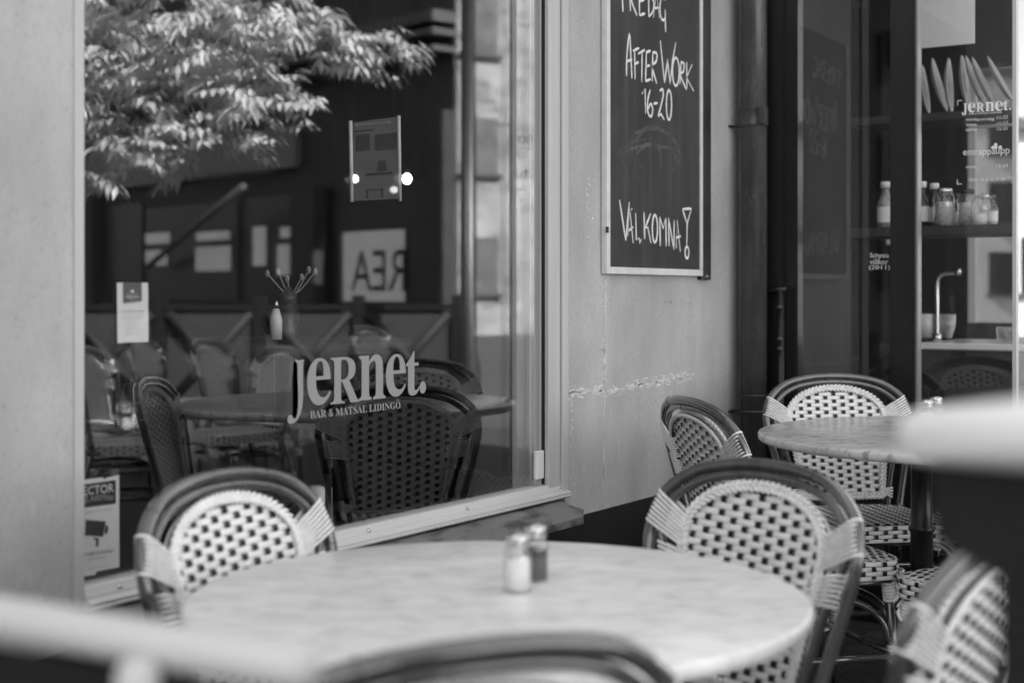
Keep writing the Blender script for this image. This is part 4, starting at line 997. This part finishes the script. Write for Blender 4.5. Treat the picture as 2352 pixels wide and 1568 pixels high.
# sunlit house beyond the end of the cafe (bright strip at the window's right side)
block('white_house', (21.5, 31, 0), 12, 8, 11, -62, STUCCO2, 'sunlit weathered house further down the street mirrored at the window edge', wm=DUSTY)
block('white_house', (10.5, 38, 0), 9, 8, 5.5, -35, STUCCO, 'low sunlit white house glimpsed along the side of the glazed entrance', 1, 3)
block('pale_house', (-11, 52, 0), 22, 8, 9, 8, STUCCO, 'pale house far behind seen through the glazed entrance', 3, 7)
block('grey_house', (10, -38, 0), 34, 8, 10, 0, mat('grey_stucco', .25, .85, .15, 1), 'grey house across the street behind the camera', 3, 9)

q = vr(1084, 800, 12); q.z = gz(q)
lp = empty('lamp_post', q, 0, 'dark lamp post on the street corner mirrored at the window right side', 'lamp post')
bm = NB(); lathe(bm, [(.11, -.05), (.11, .5), (.075, .6), (.06, 4.2), (0, 4.2)], 14); obj('post', bm, BLACKP, lp)
bm = NB(); lathe(bm, [(.05, 4.18), (.16, 4.3), (.2, 4.6), (.05, 4.75), (0, 4.76)], 14); obj('lantern', bm, WINDARK, lp)
# low lattice fence at the end of the terrace, mirrored between chairs
A_, B_ = vr(150, 800, 13), vr(1060, 800, 13); A_.z = B_.z = 0
fn = empty('lattice_fence', A_, math.atan2((B_-A_).y, (B_-A_).x), 'low grey panel fence with dark crossed braces at the terrace end', 'fence'); Lf = (B_-A_).length; g = gz(A_)
fn.location.z = g
NP = 4; wpn = Lf/NP
bm = NB()
for i in range(NP): box(bm, (i*wpn+.06, -.015, .12), ((i+1)*wpn-.06, .015, .98))
obj('panel', bm, INT_MID, fn)
bm = NB()
for i in range(NP):
    for s_ in (-.035, .035):
        tube(bm, [(i*wpn+.08, s_, .14), ((i+1)*wpn-.08, s_, .96)], .045, 6); tube(bm, [(i*wpn+.08, s_*1.6, .96), ((i+1)*wpn-.08, s_*1.6, .14)], .045, 6)
obj('brace', bm, INT_DARK, fn)
for i in range(NP+1):
    bm = NB(); box(bm, (i*wpn-.055, -.055, 0), (i*wpn+.055, .055, 1.12)); obj('fence_post', bm, BLACKP, fn)
bm = NB(); box(bm, (0, -.05, .99), (Lf, .05, 1.04)); obj('top_rail', bm, BLACKP, fn)

# more of the terrace further along, seen only as a mirror image
def mirrored_chair(px, py, Z, fx, fy, label):
    p = vr(px, py, Z); loc = Vector((p.x, p.y, 0)); loc.z = gz(loc) + .006
    return dup(first, loc, math.atan2(fy, fx) - math.pi/2, label, CG)
mirrored_chair(590, 800, 8.2, -.28, .96, 'woven chair out on the terrace mirrored left of the window lettering')
mirrored_chair(320, 800, 7.6, -.2, .98, 'woven chair out on the terrace mirrored below the paper flyer')
mirrored_chair(225, 800, 8.8, -.33, .95, 'woven chair out on the terrace mirrored at the window left edge')
mirrored_chair(545, 800, 7.0, .3, -.95, 'woven chair in deep shade mirrored left of the lettering J')
mirrored_chair(300, 800, 6.6, -.5, .87, 'woven chair in deep shade mirrored right under the flyer')
mirrored_chair(430, 800, 8.9, -.3, .95, 'woven chair half hidden between two mirrored chairs left of the lettering')
mirrored_chair(930, 800, 10.2, -.3, .95, 'woven chair by the lattice fence mirrored right above the lettering')

# pendant lamps inside
for i, (px, py, Zv) in enumerate(((815, 411, 7.2), (935, 411, 6.2), (905, 436, 6.6))):
    p = pp(px, py, Zv); t = empty('pendant_lamp', p, 0, ['small lit bulb seen through the hanging poster', 'bright lit bulb right of the hanging poster', 'lit bulb low behind the hanging poster edge', 'small lit bulb high behind the poster'][i], 'lamp', 'lit pendant bulbs inside the cafe')
    bm = NB(); blob(bm, Vector((0, 0, 0)), (Vector((0,0,1)), Vector((1,0,0)), Vector((0,1,0))), (.018, .023, .016)[i], (.015, .020, .018)[i], .02, 10, 6); obj('bulb', bm, LAMP_DIM if i == 2 else LAMP, t, True)
    bm = NB(); tube(bm, [(0, 0, .026), (0, 0, .075)], .014, 8); tube(bm, [(0, 0, .07), (0, 0, 2.72 - p.z)], .003, 5); obj('cord', bm, BLACKP, t)

# interior: table with pepper mill, bottle and flowers by the window
ip = pp(655, 772, 3.75); 
it = empty('bar_table', (ip.x, ip.y, .10), 0, 'dark table inside the cafe with pepper mill and flowers', 'table')
ih = pp(655, 778, 3.75).z - .10
bm = NB(); lathe(bm, [(0, ih-.03), (.33, ih-.03), (.335, ih-.015), (.33, ih), (0, ih)], 40); obj('tabletop', bm, INT_DARK, it)
bm = NB(); lathe(bm, [(0, 0), (.2, 0), (.2, .02), (.03, .04), (.03, ih-.031), (0, ih-.031)], 20); obj('pedestal', bm, IRON, it)
zt = .10 + ih
pm = empty('pepper_mill', pp(662, 760, 3.80).to_2d().to_3d() + Vector((0, 0, zt)), 0, 'dark turned pepper mill inside the window', 'pepper mill')
bm = NB(); lathe(bm, [(0, 0), (.026, 0), (.027, .02), (.018, .045), (.022, .06), (.017, .085), (.025, .10), (.024, .115), (.012, .125), (.008, .135), (0, .14)], 16); obj('body', bm, mat('dark_turned_wood', .05, .3), pm, True)
ob_ = empty('oil_bottle', pp(634, 760, 3.70).to_2d().to_3d() + Vector((0, 0, zt)), 0, 'pale slim bottle standing beside the pepper mill', 'bottle')
bm = NB(); lathe(bm, [(0, 0), (.016, 0), (.017, .05), (.010, .075), (.008, .08), (0, .081)], 14); obj('glass', bm, PORC, ob_, True)
bm = NB(); lathe(bm, [(0, .08), (.009, .081), (.006, .10), (0, .103)], 12); obj('cap', bm, STEEL, ob_, True)
fv = empty('flower_vase', pp(668, 760, 3.95).to_2d().to_3d() + Vector((0, 0, zt)), 0, 'vase with thin fading flowers behind the pepper mill', 'vase')
bm = NB(); lathe(bm, [(0, 0), (.022, 0), (.026, .06), (.014, .11), (.016, .12), (0, .12)], 14); obj('vase', bm, INT_DARK, fv, True)
bm = NB()
for dx, dz in ((-.065, .175), (-.035, .18), (-.01, .16), (.03, .165), (.05, .185), (.068, .18)):
    d = cp(dx, 0) - cp(0, 0); tube(bm, spline([(0, 0, .11), (d.x*.4, d.y*.4, .13), (d.x, d.y, dz)], 4), .0022, 5)
    blob(bm, Vector((d.x, d.y, dz)), (Vector((0,0,1)), Vector((1,0,0)), Vector((0,1,0))), .011, .007, .007, 6, 4)
obj('flowers', bm, mat('pale_petals', .35, .8), fv, True)

bm = NB(); q = wp(736, 1206, -.10); lathe(bm, [(0, 0), (.026, 0), (.027, .004), (.027, .085), (.024, .092), (0, .093)], 20)
cn = empty('canister', (q.x, q.y, q.z), 0, 'white canister with dark strap standing low inside the shop window', 'canister'); obj('body', bm, PORC, cn, True)
bm = NB(); box(bm, (.012, -.012, -.02), (.0285, .006, .12)); obj('strap', bm, BLACKP, cn)
# person walking on the street seen through the entrance
def person(px, Z, label):
    p = pp(px, 700, Z); p.z = gz(p); t = empty('person', p, R(YAW), label, 'person')
    me = bpy.data.meshes.new('body')
    V = [(0,0,.95),(0,0,1.12),(0,-.01,1.32),(0,0,1.45),(0,-.02,1.52),(0,-.03,1.63),
         (-.09,0,.90),(-.10,-.10,.50),(-.10,-.06,.09),(-.10,-.18,.04), (.09,0,.90),(.11,.10,.50),(.12,.22,.10),(.12,.12,.04),
         (-.17,0,1.38),(-.22,.06,1.12),(-.21,-.06,.88),(-.21,-.1,.80), (.17,0,1.38),(.22,-.04,1.12),(.20,-.14,.90),(.20,-.18,.82)]
    E_ = [(0,1),(1,2),(2,3),(3,4),(4,5),(0,6),(6,7),(7,8),(8,9),(0,10),(10,11),(11,12),(12,13),(3,14),(14,15),(15,16),(16,17),(3,18),(18,19),(19,20),(20,21)]
    rad = [.12,.115,.14,.09,.055,.10,.09,.06,.042,.035,.09,.06,.042,.035,.055,.042,.032,.03,.055,.042,.032,.03]
    me.from_pydata(V, E_, []); me.materials.append(SKIN); o = bpy.data.objects.new('body', me); COL.objects.link(o); o.parent = t
    sk = o.modifiers.new('skin', 'SKIN'); o.modifiers.new('sub', 'SUBSURF').levels = 1
    for v, r_ in zip(me.skin_vertices[0].data, rad): v.radius = (r_, r_)
    me.skin_vertices[0].data[0].use_root = True
    bm = NB(); lathe(bm, [(.15, .88), (.17, .95), (.155, 1.1), (.185, 1.3), (.17, 1.42), (.07, 1.47)], 16); xform(bm, Matrix.Scale(.8, 4, (0, 1, 0))); obj('shirt', bm, SHIRT, t, True)
    bm = NB(); lathe(bm, [(.155, .93), (.16, .85), (.165, .75)], 16)
    for sg in (-1, 1): lathe(bm, [(.10, .82), (.10, .62)], 12, (sg*.1, -.03*sg*-1, 0))
    obj('shorts', bm, SHORTS, t, True)
    bm = NB(); blob(bm, Vector((0, .02, 1.68)), (Vector((0,0,1)), Vector((1,0,0)), Vector((0,1,0))), .12, .105, .115, 10, 6); obj('hair', bm, HAIR, t, True)
person(2012, 33, 'person in white top and dark shorts walking beyond the glazed entrance')
